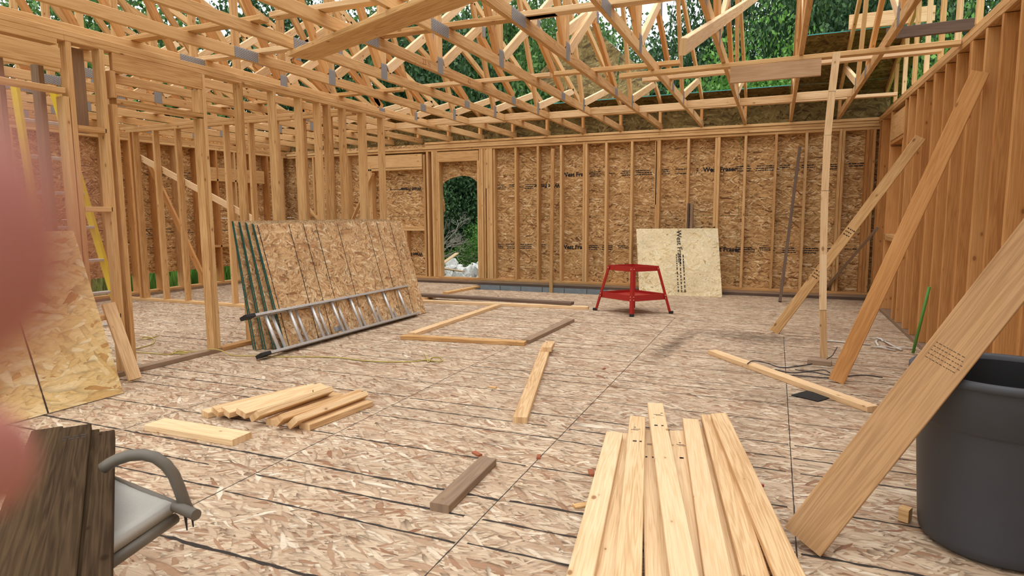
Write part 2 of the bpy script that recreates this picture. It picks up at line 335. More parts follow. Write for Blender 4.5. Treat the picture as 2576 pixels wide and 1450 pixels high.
# floor with the opening in front of the back wall
FT = 0.022
HX0, HX1, HY0 = -4.92, -2.52, 9.52
fl = MB()
for x0, x1, y0, y1 in ((-9.4, HX0, -2.5, 10.34), (HX0, HX1, -2.5, HY0), (HX1, 1.42, -2.5, 10.34)):
    fl.poly([(x0, y0, -FT), (x1, y0, -FT), (x1, y1, -FT), (x0, y1, -FT)], (0, 0, FT), uvd=((1, 0, 0), (0, 1, 0)), off=(0, 0))
floor = struct('floor', 'strand board subfloor with dark chalk lines and panel seams', 'floor', fl.build('floor', 'floor'))
# ragged chalk lines across every sheet, sheet seams along the depth
ln = MB()
def chalk(a, b, w, z=0.0006, rough=0.45):
    a, b = Vector(a), Vector(b); n = max(2, int((b-a).length/0.035)); d = (b-a).normalized(); sd_ = Vector((-d.y, d.x, 0))
    prev = None
    for i in range(n+1):
        p = a.lerp(b, i/n); q = w*(1+rnd.uniform(-rough, rough))/2; o = rnd.uniform(-.2, .2)*w
        cur = (p+sd_*(o+q), p+sd_*(o-q))
        if prev:
            k = len(ln.v)
            for v in (prev[1], cur[1], cur[0], prev[0]): ln.v.append(Vector((v.x, v.y, z)))
            ln.face([k, k+1, k+2, k+3], [(0, 0)]*4, (.5, .5, .5, 1))
        prev = cur
SE = [-9.2, -8.4, -7.18, -5.96, -4.74, -3.52, -2.30, -1.08, 0.12, 1.26]
lr = random.Random(3)
for c in range(len(SE)-1):
    x0, x1 = SE[c], SE[c+1]
    for j in range(-3, 21):
        y = 1.635+0.3955*j+lr.uniform(-.004, .004)
        if y > 8.9 or (x0 > -2 and y > 7.6): continue
        near = y < 3.0
        chalk((x0+lr.uniform(.0, .05), y, 0), (x1-lr.uniform(0, .04), y+lr.uniform(-.01, .02), 0), 0.016 if near and j % 2 == 0 else (0.011 if y < 4 else 0.008))
        if j % 3 == 1: chalk((x0+.01, y+0.195, 0), (x1-lr.uniform(.02, .5), y+0.2, 0), 0.012)
for x in SE[1:-1]: chalk((x, -1, 0), (x, 7.7 if x < 0 else 6.9, 0), 0.005, rough=.3)
chalk((-2.3, 7.72, 0), (-.95, 7.72, 0), 0.008)
ln.build('chalk_lines', 'line', floor)
# ground outside
gm = MB(); gm.poly([(-60, -20, -.75), (50, -20, -.75), (50, 70, -.75), (-60, 70, -.75)], (0, 0, .3), uvd=((1, 0, 0), (0, 1, 0)), off=(0, 0))
struct('ground', 'grassy ground outside the unfinished house', 'ground', gm.build('ground', 'ground'))
# foundation
fm = MB()
fm.box((-9.42, YB, -1.2), (1.45, 10.34, -.0005)); f_ = fm.build('foundation_wall', 'concrete')
struct('foundation_wall', 'grey concrete foundation block seen in the floor opening by the back wall', 'foundation', f_)
fj = MB()
for i in range(7): fj.box((-4.9+i*.4, YB-.0045, -.6), (-4.9+i*.4+.008, YB-.0005, -.004))
fj.build('block_joint', 'cable', f_)

def stud(parent, x0, y0, dx, dy, z0, z1, mat='lumber', name='stud', lean=0):
    b = MB().beam((x0+dx/2, y0+dy/2, z0), (x0+dx/2+lean, y0+dy/2, z1), dx, dy, up=(0, 1, 0)); return b.build(name, mat, parent)
def plate(parent, a, b, w, t, name='plate', mat='lumber', up=(0, 0, 1)):
    return MB().beam(a, b, w, t, up=up).build(name, mat, parent)

# ---------------------------------------------------------------- back wall (2x6 framing, faces -Y)
wb = struct('wall_back', 'framed back wall sheathed in printed strand board with an arched doorway', 'wall')
zc = YB+D6/2
for k in range(3):
    z = 0.019+k*T*1.02
    plate(wb, (-9.2, zc, z), (XR+.1, zc, z), D6, T, 'bottom_plate', ['grime', 'weather', 'lumber'][k])
for k, (xa, xb) in enumerate(((-9.2, 1.37), (-9.2, 1.37), (-5.98, 1.37), (-5.98, 1.37))):
    z = 2.408+T/2+k*(T+.004); zc = YB+D6/2+[.010, -.004, .008, -.006][k]; mid = [-1.9, -3.1, -1.75, -2.9][k]
    plate(wb, (xa, zc, z), (mid, zc, z), D6, T, 'top_plate'); plate(wb, (mid+.004, zc, z+.001), (xb, zc, z-.002), D6, T, 'top_plate')
zc = YB+D6/2
bx = [-4.21, -3.80, -3.385, -2.61, -2.19, -1.755, -1.31, -.86, -.478, -.055, .35]
for x in bx: stud(wb, x, YB, T, D6, .118, 2.406)
for x in (-4.67, -4.705, -4.745, -2.985, -2.945, -1.79, .79, .83, -4.63): stud(wb, x, YB+(0 if x != -4.63 else .03), T*.95, D6, .118, 2.44 if x in (-2.985, .79) else 2.406)
stud(wb, -.90, YB+.02, T, D6-.02, 1.05, 2.406); stud(wb, -1.80, YB, .03, D6, 1.4, 2.40)
for x in (1.13, 1.17, 1.21): stud(wb, x, YB, T, D6, .118, 2.406, 'orange')
# doorway posts, lintel
for x in (-5.77, -5.81, -5.85, -5.96, -6.03): stud(wb, x, YB, T, D6, .118, 2.406 if x > -6 else 2.36)
stud(wb, -5.73, YB, T, D6, .118, 2.21); stud(wb, -4.93, YB, T, D6, .118, 2.21)
for x in (-4.89, -4.85, -4.80): stud(wb, x, YB, T, D6, .118, 2.406)
stud(wb, -4.76, YB-.004, T, D6, 1.72, 2.39)
plate(wb, (-5.73, YB+.02, 2.3), (-4.90, YB+.02, 2.3), T, .18, 'header', 'lumber')
plate(wb, (-5.73, zc+.02, 2.3), (-4.90, zc+.02, 2.3), D6-.05, .18, 'header')
# boarded window left of the door
plate(wb, (-7.25, YB+.02, 2.26), (-6.05, YB+.02, 2.26), T, .235, 'header', 'lumber'); plate(wb, (-7.25, zc, 2.115), (-6.05, zc, 2.115), D6, T, 'header_plate', 'lumber')
for z in (.985, 1.024): plate(wb, (-7.2, zc, z), (-6.03, zc, z), D6, T, 'window_sill')
for x in (-6.45, -6.85): stud(wb, x, YB, T, D6, .118, .965, name='cripple_stud')
for x in (-7.20, -7.24, -7.28): stud(wb, x, YB, T, D6, .118, 2.2)
for i in range(4): stud(wb, -7.75-i*.41, YB, T, D6, .118, 2.406)
plate(wb, (-8.95, YB+.01, 1.6), (-7.5, YB+.03, .35), T, D4, 'diagonal_brace', up=(0, 1, 0))
plate(wb, (-7.1, YB-.03, 2.05), (-7.9, YB-.03, .7), .02, D4, 'diagonal_brace', 'lumber', up=(0, 1, 0))
# sheathing: whole sheets, with the rough arch over the doorway and the hanging strip on its left
YS = YB+D6
def sheath(pts, name='sheathing_panel', mat='wall_osb'):
    return MB().poly([(x, YS, z) for x, z in pts], (0, .011, 0), uvd=((1, 0, 0), (0, 0, 1))).build(name, mat, wb)
sheath([(-9.38, -.1), (-7.22, -.1), (-7.22, 1.22), (-9.38, 1.22)]); sheath([(-9.38, 1.224), (-7.22, 1.224), (-7.22, 2.56), (-9.38, 2.56)])
sheath([(-7.216, -.1), (-5.74, -.1), (-5.74, 1.22), (-7.216, 1.22)])
arch = [(-5.69, 1.78), (-5.70, 1.5), (-5.67, 1.3), (-5.74, 1.3)]
sheath([(-7.216, 1.224), (-5.74, 1.224)] + [(-5.74, 1.32), (-5.66, 1.32), (-5.665, 1.45), (-5.695, 1.62), (-5.70, 1.80), (-5.66, 1.86), (-5.52, 1.925), (-5.36, 1.955), (-5.31, 1.965), (-5.18, 1.955), (-5.08, 1.91), (-4.97, 1.83), (-4.90, 1.74), (-4.86, 1.74), (-4.86, 2.56), (-7.216, 2.56)])
for x0, x1 in ((-4.86, -2.98), (-2.976, -.54), (-.536, 1.41)):
    sheath([(x0, -.1), (x1, -.1), (x1, 1.22), (x0, 1.22)]); sheath([(x0, 1.224), (x1, 1.224), (x1, 2.56), (x0, 2.56)])
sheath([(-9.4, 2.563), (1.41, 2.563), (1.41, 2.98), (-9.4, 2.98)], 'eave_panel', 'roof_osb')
# printing on the sheathing: maker's name and rows of small print
def lettering(txt, x, z, size, parent, flip=False, y=YS-.0015):
    return text_mesh('printed_name', txt, size, 'ink', parent, Matrix.Translation((x, y, z)) @ Matrix.Rotation(math.pi if flip else 0, 4, 'Y') @ Matrix.Rotation(math.pi/2, 4, 'X'), .04)
sp_ = MB(); pr = random.Random(11)
def small_print(x0, x1, z, rows=3, dz=.032):
    x = x0
    while x < x1:
        w = min(pr.uniform(.18, .3), x1-x)
        for r in range(rows):
            if pr.random() < .15: continue
            xx = x+pr.uniform(0, .03); e = x+w-pr.uniform(.0, .05)
            while xx < e:
                q = pr.uniform(.02, .06); k = len(sp_.v); h_ = pr.uniform(.011, .017)
                zz = z+(r-(rows-1)/2)*dz
                for p in ((xx, zz-h_/2), (min(e, xx+q), zz-h_/2), (min(e, xx+q), zz+h_/2), (xx, zz+h_/2)): sp_.v.append(Vector((p[0], YS-.0012, p[1])))
                sp_.face([k, k+1, k+2, k+3], [(0, 0)]*4, (.5, .5, .5, 1)); xx += q+pr.uniform(.003, .008)
        x += w+pr.uniform(.03, .06)
zu, zd = GY(1435, 440, YS).z, GY(1435, 622, YS).z
zu2 = GY(1380, 468, YS).z
x_ = lambda px, py: GY(px, py, YS).x
lettering('West Fraser', x_(1414, 438), zu-.03, .098, wb); lettering('West Fraser', x_(1803, 420)-.20, zu-.02, .098, wb)
lettering('West Fraser', x_(1412, 622), zd-.03, .098, wb); lettering('West Fraser', x_(1815, 625)-.22, zd-.03, .098, wb)
lettering('West Fraser', x_(1408, 468), zu2+.03, .092, wb, True); lettering('West Fraser', x_(1060, 476), GY(1040, 476, YS).z+.03, .092, wb, True)
lettering('West Fraser', x_(1063, 640), GY(1045, 640, YS).z+.03, .092, wb, True); lettering('West', x_(553, 562), GY(553, 562, YS).z-.03, .098, wb)
for a, b, z in ((1480, 1758, zu), (1850, 1990, zu+.01), (2010, 2190, zu), (1480, 1600, zd), (1855, 2190, zd), (1236, 1352, zu2), (1236, 1390, zd), (945, 1010, zu2), (600, 700, zu+.3)):
    small_print(x_(a, 450), x_(b, 450), z)
sp_.build('small_print', 'ink', wb)

# ---------------------------------------------------------------- right wall (2x6, faces -X)
wr = struct('wall_right', 'framed right wall of deep amber studs with a boarded window near the corner', 'wall')
xc = XR+D6/2
for k in range(1): plate(wr, (xc, -1.5, .019), (xc, YB, .019), D6, T, 'bottom_plate', 'weather')
for k in range(2): plate(wr, (xc, -1.5, 2.50+k*(T+.001)+.019-.005), (xc, YB+.1, 2.50+k*(T+.001)+.019-.005), D6, T, 'top_plate')
ry = [10.06, 9.86, 9.14, 8.22, 8.0, 7.58, 7.22, 6.86, 6.82, 6.43, 6.07, 5.70, 5.66, 5.32, 4.98, 4.64, 4.24, 3.83, 3.42, 3.01, 2.6, 2.2, 1.8, 1.4, 1.0, .6, .2, -.2, -.6, -1]
for y in ry: stud(wr, XR, y, D6, T, .04, 2.49, 'orange')
stud(wr, XR, 9.10, D6, T, .04, 2.06, 'orange'); stud(wr, XR, 8.26, D6, T, .04, 2.06, 'orange')
plate(wr, (XR+.02, 8.25, 2.28), (XR+.02, 9.13, 2.28), T, .30, 'header', 'lumber'); plate(wr, (xc, 8.25, 2.10), (xc, 9.13, 2.10), D6, T, 'header_plate', 'orange')
for z in (.93, .97): plate(wr, (xc, 8.25, z), (xc, 9.13, z), D6, T, 'window_sill', 'lumber')
XS = XR+D6
for y0, y1 in ((-1.5, .9), (.904, 3.34), (3.344, 5.78), (5.784, 8.22), (8.224, 10.34)):
    for z0, z1 in ((-.1, 1.22), (1.224, 2.6)):
        MB().poly([(XS, y0, z0), (XS, y1, z0), (XS, y1, z1), (XS, y0, z1)], (.011, 0, 0), uvd=((0, 1, 0), (0, 0, 1))).build('sheathing_panel', 'wall_osb', wr)

# ---------------------------------------------------------------- left wall (2x6), sheathing stops above the floor
wl = struct('wall_left', 'far left framed wall whose strand board stops above the floor showing grass', 'wall')
xc = XL-D6/2
plate(wl, (xc, -1, .019), (xc, YB, .019), D6, T, 'bottom_plate', 'weather'); plate(wl, (xc, -1, .058), (xc, YB, .058), D6, T, 'bottom_plate', 'lumber')
for k in range(3): plate(wl, (xc, -1, 2.44+k*.039), (xc, YB+.1, 2.44+k*.039), D6, T, 'top_plate')
for i in range(27):
    y = 10.1-i*.41
    if y < -.8 : break
    stud(wl, XL-D6, y, D6, T, .078, 2.42, 'orange' if i % 3 else 'lumber')
plate(wl, (XL-.02, 8.2, 2.02), (XL-.02, 9.6, 2.02), T, .2, 'header'); plate(wl, (xc, 8.2, 1.9), (xc, 9.6, 1.9), D6, T, 'header_plate'); plate(wl, (xc, 8.2, .72), (xc, 9.6, .72), D6, T, 'window_sill')
for y0, y1 in ((-1, .98), (.984, 3.42), (3.424, 5.86), (5.864, 8.3), (8.304, 10.34)):
    for z0, z1 in ((.335, 1.22), (1.224, 2.6)):
        MB().poly([(XL-D6, y0, z0), (XL-D6, y1, z0), (XL-D6, y1, z1), (XL-D6, y0, z1)], (-.011, 0, 0), uvd=((0, 1, 0), (0, 0, 1))).build('sheathing_panel', 'wall_osb', wl)
sl = MB()
for k in range(60):
    y = pr.uniform(6, 10); z = pr.choice((1.95, 1.0))+pr.randint(-2, 2)*.025; q = pr.uniform(.1, .25); n = len(sl.v)
    for p in ((y, z-.005), (y+q, z-.005), (y+q, z+.005), (y, z+.005)): sl.v.append(Vector((XL-D6+.0012, p[0], p[1])))
    sl.face([n, n+1, n+2, n+3], [(0, 0)]*4, (.5, .5, .5, 1))
sl.build('small_print', 'ink', wl)

# ---------------------------------------------------------------- inner partition beside the room (2x4, faces +X)
wi = struct('wall_partition', 'open stud partition along the left side of the room with two door openings', 'wall')
xc = XP-D4/2
plate(wi, (xc, 3.02, .019), (xc, 4.26, .019), D4, T, 'bottom_plate', 'weather'); plate(wi, (xc, 4.264, .019), (xc, 7.85, .019), D4, T, 'bottom_plate'); plate(wi, (xc, .3, .019), (xc, 3.016, .019), D4, T, 'bottom_plate')
for z, cuts in ((2.517, (.3, 3.05, 7.05)), (2.556, (.3, 4.9, 8.6))):
    for a, b in zip(cuts, cuts[1:]): plate(wi, (xc, a+.002, z), (xc, b, z+rnd.uniform(-.001, .001)), D4, T, 'top_plate')
for y in (4.635, 5.07, 5.46, 5.765, 5.917, 6.196, 6.56, 6.60, 6.99):
    stud(wi, XP-D4, y, D4, T, .038, 2.498, lean=rnd.uniform(-.006, .006))
for y in (3.015, 3.06, 3.30, 3.375, 4.17, 4.21): stud(wi, XP-D4, y, D4, T, .038, 2.498 if y not in (3.375, 4.17, 3.015) else 2.11, lean=.0)
for y in (2.2, 1.8, 1.3): stud(wi, XP-D4, y, D4, T, .038, 2.2)
plate(wi, (XP-.019, 3.40, 2.43), (XP-.019, 4.215, 2.43), T, .135, 'header', 'lumber'); plate(wi, (xc, 3.41, 2.14), (xc, 4.21, 2.14), D4, T, 'opening_head')
plate(wi, (XP-.019, 1.2, 2.37), (XP-.019, 3.015, 2.37), T, .14, 'header', 'lumber'); plate(wi, (xc, 1.2, 2.15), (xc, 3.03, 2.15), D4, T, 'opening_head')
plate(wi, (xc, 1.2, 2.48), (xc, 3.0, 2.48), D4, T, 'opening_head')
stud(wi, XP-D4, 3.378, D4, T, 2.16, 2.36, name='cripple_stud'); stud(wi, XP-D4, 4.17, D4, T, 2.16, 2.36, name='cripple_stud')
for z in (1.90, 1.31, .485): plate(wi, (xc, 3.10, z), (xc, 3.31, z), D4, T, 'blocking')
for px_ in (12, 112): stud(wi, XP-D4-.13, GX(px_, 350, XP-.13).y, D4, T, .0, 2.33, 'weather')
stud(wi, XP-D4-.05, 3.12, .04, .13, 1.88, 2.49, 'weather')

# ---------------------------------------------------------------- cross partition behind it (2x4, faces -Y)
wc = struct('wall_cross', 'second stud partition crossing behind the first with a pale diagonal brace', 'wall')
yc = YC+D4/2
plate(wc, (-9.2, yc, .019), (-4.9, yc, .019), D4, T, 'bottom_plate'); plate(wc, (-8.85, yc, 2.50), (-4.82, yc, 2.50), D4, T, 'top_plate'); plate(wc, (-8.95, yc, 2.539), (-4.82, yc, 2.54), D4, T, 'top_plate')
for x in (-8.72, -8.30, -7.86, -7.39, -6.95, -6.51, -6.075, -5.635, -5.22): stud(wc, x, YC, T, D4, .038, 2.48)
stud(wc, -8.80, YC, T, D4, .038, 2.48, 'orange')
plate(wc, (-8.78, YC+D4+.02, 2.15), (-6.5, YC+D4+.02, 1.17), .02, D4, 'diagonal_brace', 'pale', up=(0, 0, 1))
plate(wc, (-9.05, YC+.5, 2.1), (-8.0, YC+.5, .25), T, D4, 'diagonal_brace', 'orange', up=(0, 0, 1))

# ================================================================== ROOF TRUSSES
TX = [0.77-.626*j for j in range(17)]
def ztop(Y): return 3.07+.333*(10.1-Y)                 # underside of the roof sheathing
YR = 3.9                                                # ridge
def zroof(Y): return ztop(Y) if Y > YR else ztop(YR)-.333*(YR-Y)
tr_rnd = random.Random(5)
def plate_mesh(x, Y, z, w, h, sgn):
    """toothed steel connector: a thin pressed plate with rows of punched slots"""
    m = MB(); xx = x+sgn*(.019+.0015)
    m.poly([(xx-.001, Y-w/2, z-h/2), (xx-.001, Y+w/2, z-h/2), (xx-.001, Y+w/2, z+h/2), (xx-.001, Y-w/2, z+h/2)], (.002, 0, 0))
    ny, nz = max(3, int(w/.012)), max(3, int(h/.016))
    for i in range(ny):
        for k in range(nz):
            yy = Y-w/2+(i+.5)*w/ny; zz = z-h/2+(k+.5+(.25 if i % 2 else -.2))*h/nz; q = len(m.v); sx_ = xx+sgn*.0016
            if zz+.005 > z+h/2 or zz-.005 < z-h/2: continue
            for p in ((yy-.0022, zz-.005), (yy+.0022, zz-.005), (yy+.0022, zz+.005), (yy-.0022, zz+.005)): m.v.append(Vector((sx_, p[0], p[1])))
            m.face([q, q+1, q+2, q+3] if sgn > 0 else [q+3, q+2, q+1, q], [(0, 0)]*4, (.5, .5, .5, 1), 1)
    return m
for j, x in enumerate(TX):
    t = empty('roof_truss', (x, YB, ZT))
    lab = '%s roof truss counted from the right wall' % ords(j) if j else 'roof truss nearest to the right wall'
    tag(t, lab + (', over the room' if x > XP else ', beyond the partition'), 'roof truss', 'roof trusses')
    zb = ZT+.0445+tr_rnd.uniform(-.002, .002)
    ax = (1, 0, 0)
    def bm_(a, b, name, mat='lumber', w=D4, **k): return MB().beam((x, a[0], a[1]), (x, b[0], b[1]), T, w, up=(0, 0, 1) if abs(b[0]-a[0]) > .02 else (0, 1, 0), **k).build(name, mat, t)
    spl = 4.25
    bm_((-2.6, zb), (spl, zb), 'bottom_chord'); bm_((spl+.003, zb), (YB+.14, zb), 'bottom_chord')
    bm_((YR, ztop(YR)-.047), (11.1, ztop(11.1)-.047), 'top_chord'); bm_((YR-.003, ztop(YR)-.047), (-3.3, zroof(-3.3)-.047), 'top_chord')
    e = .07
    bm_((10.22, ZT+.09), (10.22, ztop(10.22)-.09), 'heel_web', 'orange')
    webs = [((8.04, 2.67), (7.40, ztop(7.4)-.09), 'lumber'), ((8.06, 2.68), (9.62, ztop(9.62)-.08), 'pale'),
            ((7.20, 2.67), (6.28, 3.16), 'orange'), ((5.46, 2.68), (7.30, ztop(7.3)-.09), 'pale'),
            ((5.38, 2.665), (5.38, ztop(5.38)-.09), 'lumber'), ((5.32, 2.68), (YR+.05, ztop(YR)-.10), 'orange'),
            ((2.42, 2.68), (YR-.05, ztop(YR)-.10), 'lumber'), ((2.42, 2.665), (2.42, zroof(2.42)-.09), 'lumber'), ((2.34, 2.68), (.5, zroof(.5)-.09), 'pale'), ((0.2, 2.67), (.45, zroof(.45)-.09), 'lumber')]
    if x < XP: webs += [((7.12, 2.67), (5.6, zroof(5.6)-.09), 'lumber')]
    for a, b, mt in webs: bm_(a, b, 'web', mt)
    sg = 1 if x < .3 else -1
    for (Y, z, w, h) in ((4.25, zb, .26, .088), (5.38, zb+.03, .10, .15), (7.18, zb, .13, .085), (8.03, zb+.035, .075, .15), (6.35, 3.20, .08, .11), (2.42, zb+.03, .10, .15)):
        plate_mesh(x, Y, z, w, h, sg).build('connector_plate', ['plate', 'cable'], t)
    # carpenter's pencilled numbers on one chord
    if j == 6:
        for txt, Y in (('23 ½', 5.05), ('62', 5.95)):
            text_mesh('pencil_mark', txt, .07, 'chip', t, Matrix.Translation((x+.0194, Y, zb-.022)) @ Matrix.Rotation(math.pi/2, 4, 'Z') @ Matrix.Rotation(math.pi/2, 4, 'X'))

# gable end frame standing on the right wall
gt = empty('gable_truss', (1.34, YB, ZT)); tag(gt, 'gable end truss of close upright studs standing on the right wall', 'roof truss', 'roof trusses')
MB().beam((1.36, -2.6, ZT+.045), (1.36, 10.34, ZT+.045), T, D4).build('bottom_chord', 'lumber', gt)
MB().beam((1.36, YR, ztop(YR)-.047), (1.36, 11.1, ztop(11.1)-.047), T, D4).build('top_chord', 'lumber', gt); MB().beam((1.36, YR, ztop(YR)-.047), (1.36, -3.3, zroof(-3.3)-.047), T, D4).build('top_chord', 'lumber', gt)
for i in range(13):
    y = 9.6-i*.61
    MB().beam((1.36, y, ZT+.09), (1.36, y, zroof(y)-.09), D4*.5, T, up=(0, 1, 0)).build('web', 'pale' if i % 2 else 'lumber', gt)

# lateral boards nailed across the trusses
def lateral(pa, pb, Y0, label, z=2.664, w=D4, t_=T, mat='lumber', edge=False, ym=None):
    a, b = Vector((pa, Y0, z+(w if edge else t_)/2)), Vector((pb, Y0 if ym is None else ym, z+(w if edge else t_)/2))
    return board('lateral_brace', a, b, t_ if edge else w, w if edge else t_, label, 'board', 'boards across the trusses', mat)
zt_ = ZT+.0895
for n_, (Y0, segs) in enumerate(((4.42, ((-9.6, -6.6), (-6.55, -3.35), (-3.3, -1.5), (-1.78, 1.3))), (6.32, ((-9.6, -6.2), (-6.15, -4.0), (-3.95, -2.2), (-2.15, -.9))), (9.05, ((-9.6, -6.5), (-6.45, -3.9), (-3.85, -1.6), (-1.55, 1.3))), (3.70, ((-9.4, -6.3), (-6.2, -3.5), (-3.4, -2.3))))):
    nm = ['above the splice plates', 'over the middle of the room', 'close to the back wall', 'nearest overhead'][n_]
    for q, (a, b) in enumerate(segs):
        lateral(a, b, Y0+.0*q, 'flat board across trusses %s, %s from the left' % (nm, ords(q)), mat='pale' if (q+n_) % 2 else 'lumber', z=zt_+.001, ym=Y0+.02)
lateral(-1.38, 1.30, 7.0, 'narrow board on the trusses running to the right wall, behind the lapped board', z=zt_+.001, mat='pale', ym=6.83)
# long board under the trusses, lapped and ending on the right wall
def under(pa, pb, w, t_, label, mat, dz=0): 
    a, b = Vector(pa), Vector(pb); return board('ceiling_strongback', a, b, w, t_, label, 'board', 'boards under the trusses', mat)
under((-1.42, 6.10, ZT-.021), (1.262, 6.0, ZT-.021), D4, T, 'long flat board under the trusses ending on the right wall', 'lumber')
under((-.42, 6.035, ZT-.111), (.30, 6.01, ZT-.111), T, D6, 'short deep knotty board lapped against the long board under the trusses', 'knotty')
board('lateral_brace', (.78, 6.18, zt_+.05), (1.44, 6.12, zt_+.05), T, D4, 'dark stained board end lying over the corner of the right wall', 'board', None, 'grime')
# solid blocks between truss chords near the back wall
for j in range(len(TX)-1):
    if TX[j+1] < -6.3: break
    yj = 8.42+(.06 if j % 2 else -.05)
    board('truss_blocking', (TX[j]-.02, yj, ZT+.05), (TX[j+1]+.02, yj+.01, ZT+.05), T, .089, 'pale block nailed between the %s and %s truss chords from the right' % (ords(j), ords(j+1)), 'block', 'blocking between truss chords', 'pale')
# loose plank slung below the trusses overhead
board('plank', G(757, 142, 2.545), G(757, 142, 2.545)+(G(1115, 2, 2.545)-G(757, 142, 2.545))*2.2, .235, T, 'wide loose plank slung diagonally under the trusses overhead', 'plank', None, 'lumber')
board('short_brace', GX(1718, 118, -.5), GX(1885, -20, -.5)+Vector((.25, 0, 0)), T, .089, 'short pale board nailed aslant to the truss web above the room', 'board', None, 'pale', up=(0, 1, 0))
board('short_brace', GX(1405, 95, -1.77), GX(1475, 40, -1.77), T, .089, 'short slanted gusset board between two trusses left of the overhead splice', 'board', None, 'pale', up=(0, 1, 0))

# roof sheathing: one course along the eave, a second at the right end, with painted edges
rf = struct('ceiling', 'underside of the first courses of olive roof sheathing above the back wall', 'ceiling')
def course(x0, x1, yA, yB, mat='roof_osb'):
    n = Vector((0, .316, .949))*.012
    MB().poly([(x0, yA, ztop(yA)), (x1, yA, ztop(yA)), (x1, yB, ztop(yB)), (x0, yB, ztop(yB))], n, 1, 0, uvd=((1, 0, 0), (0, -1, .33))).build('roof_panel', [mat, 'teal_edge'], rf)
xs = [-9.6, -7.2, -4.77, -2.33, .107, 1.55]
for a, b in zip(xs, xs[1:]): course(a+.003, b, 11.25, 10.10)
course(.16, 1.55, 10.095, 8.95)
board('fascia_board', (.72, 8.86, ztop(8.86)+.05), (1.6, 8.86, ztop(8.86)+.05), T, .17, 'whitish weathered board along the top edge of the upper roof sheathing', 'board', None, 'pale')
# large sheets stood up on the roof slope behind the trusses
def loose_sheet(pts, dy, label):
    m = MB().poly(pts, (0, .014, .004), 1, 0, uvd=((1, 0, .6), (-.6, 0, 1))); return tag(m.build('strand_board', ['roof_osb', 'green_edge']), label, 'board', 'sheets on the roof slope')
Yq = 10.45
loose_sheet([GY(1398, 250, Yq), GY(1335, 205, Yq), GY(1478, 58, Yq+.5), GY(1560, 130, Yq+.5), GY(1545, 250, Yq)], 0, 'olive strand board sheet stood on edge on the roof behind the trusses')
loose_sheet([GY(1549, 250, Yq+.04), GY(1562, 132, Yq+.54), GY(1640, 190, Yq+.5), GY(1632, 250, Yq+.04)], 0, 'smaller olive sheet right behind the tall roof sheet')

# ================================================================== THINGS IN THE ROOM
# stack of strand board sheets leaning on the partition
NS = 8
for i in range(NS):
    k = i/(NS-1); xb = -4.50+.28*k; xt = XP+.012+.0195*i
    y0 = 4.42+.15*k-(.03 if i % 2 else 0); L_ = 2.40; z1 = math.sqrt(max(.2, 1.22**2-(xb-xt)**2))
    dv = Vector((xt-xb, .02, z1)).normalized(); n = Vector((dv.z, 0, -dv.x))*.015
    a, b = Vector((xb, y0, .003)), Vector((xb+.09*k+.01, y0+L_, .003))
    m = MB().poly([a, b, b+dv*1.22, a+dv*1.22], n, 1, 0, uvd=((0, 1, 0), (0, 0, 1)))
    sh = m.build('strand_board', ['stack_osb', 'green_edge'])
    lab = 'outermost strand board sheet of the leaning stack, with dark vertical lines' if i == NS-1 else ('innermost strand board sheet of the leaning stack, against the studs' if i == 0 else '%s strand board sheet from the studs in the leaning green-edged stack' % ords(i))
    tag(sh, lab, 'board', 'stacked strand board sheets')
    if i == NS-1:
        for f_y in (.04, .44, .64, .82, 1.16, 1.68, 1.87, 2.14):
            lm = MB(); p0 = a.lerp(b, f_y/L_)+n*1.06; q0 = p0+dv*1.21; nn = 40; w = .0045
            for s_ in range(nn):
                A, B = p0.lerp(q0, s_/nn), p0.lerp(q0, (s_+1)/nn); o1 = rnd.uniform(.5, 1.5)*w; kk = len(lm.v)
                lm.v += [A-Vector((0, o1, 0)), A+Vector((0, o1, 0)), B+Vector((0, w, 0)), B-Vector((0, w, 0))]; lm.face([kk, kk+1, kk+2, kk+3], [(0, 0)]*4, (.5, .5, .5, 1))
            lm.build('chalk_line', 'line', sh)
# aluminium extension ladder lying on its side against the stack
ld = empty('extension_ladder', (-3.7, 5.4, 0)); tag(ld, 'aluminium extension ladder lying on its side against the stacked sheets', 'ladder')
lb0, lb1 = Vector((-3.885, 4.22, .035)), Vector((-3.885, 6.60, .035))
lb0 = G(668, 892, .04); lb1 = G(1052, 788, .04)
lt0 = GX(640, 795, lb0.x-.16); lt1 = GX(1028, 727, lb1.x-.16)
dl = (lb1-lb0).normalized(); wv = (lt0-lb0); wv -= dl*wv.dot(dl); wn = wv.normalized(); nn = dl.cross(wn).normalized()
if nn.x < 0: nn = -nn
Ll = (lb1-lb0).length; lt0 = lb0+wv; lt1 = lb1+wv
def chan(a, b, name):
    m = MB(); m.beam(a, b, .07, .006, up=wn); 
    for s_ in (-1, 1): m.beam(a+nn*.032*s_-wn*.0, b+nn*.032*s_, .006, .022, up=wn)
    return m.build(name, 'alu', ld)
for off, s0, s1 in ((.0, 0, 1), (-.05, .10, 1.01)):
    for a, b in ((lb0, lb1), (lt0, lt1)): chan(a.lerp(b, s0)+nn*off, a.lerp(b, s1)+nn*off, 'rail')
    for r in range(8):
        p = lb0+dl*(.17+.305*r+(.13 if off else 0))
        if (p-lb0).length < Ll*1.0: MB().tube([p+nn*off, p+nn*off+wv], .016, 12).build('rung', 'alu', ld)
for a in (lb0, lt0): MB().beam(a-dl*.075, a+dl*.03, .085, .034, up=wn, ch=.006).build('foot', 'black', ld)
for p in (.38, .40): MB().beam(lb0+dl*(.9+p*.2)+wn*.06, lb0+dl*(.98+p*.2)+wn*.06, .03, .05, up=wn).build('rung_lock', 'plate', ld)

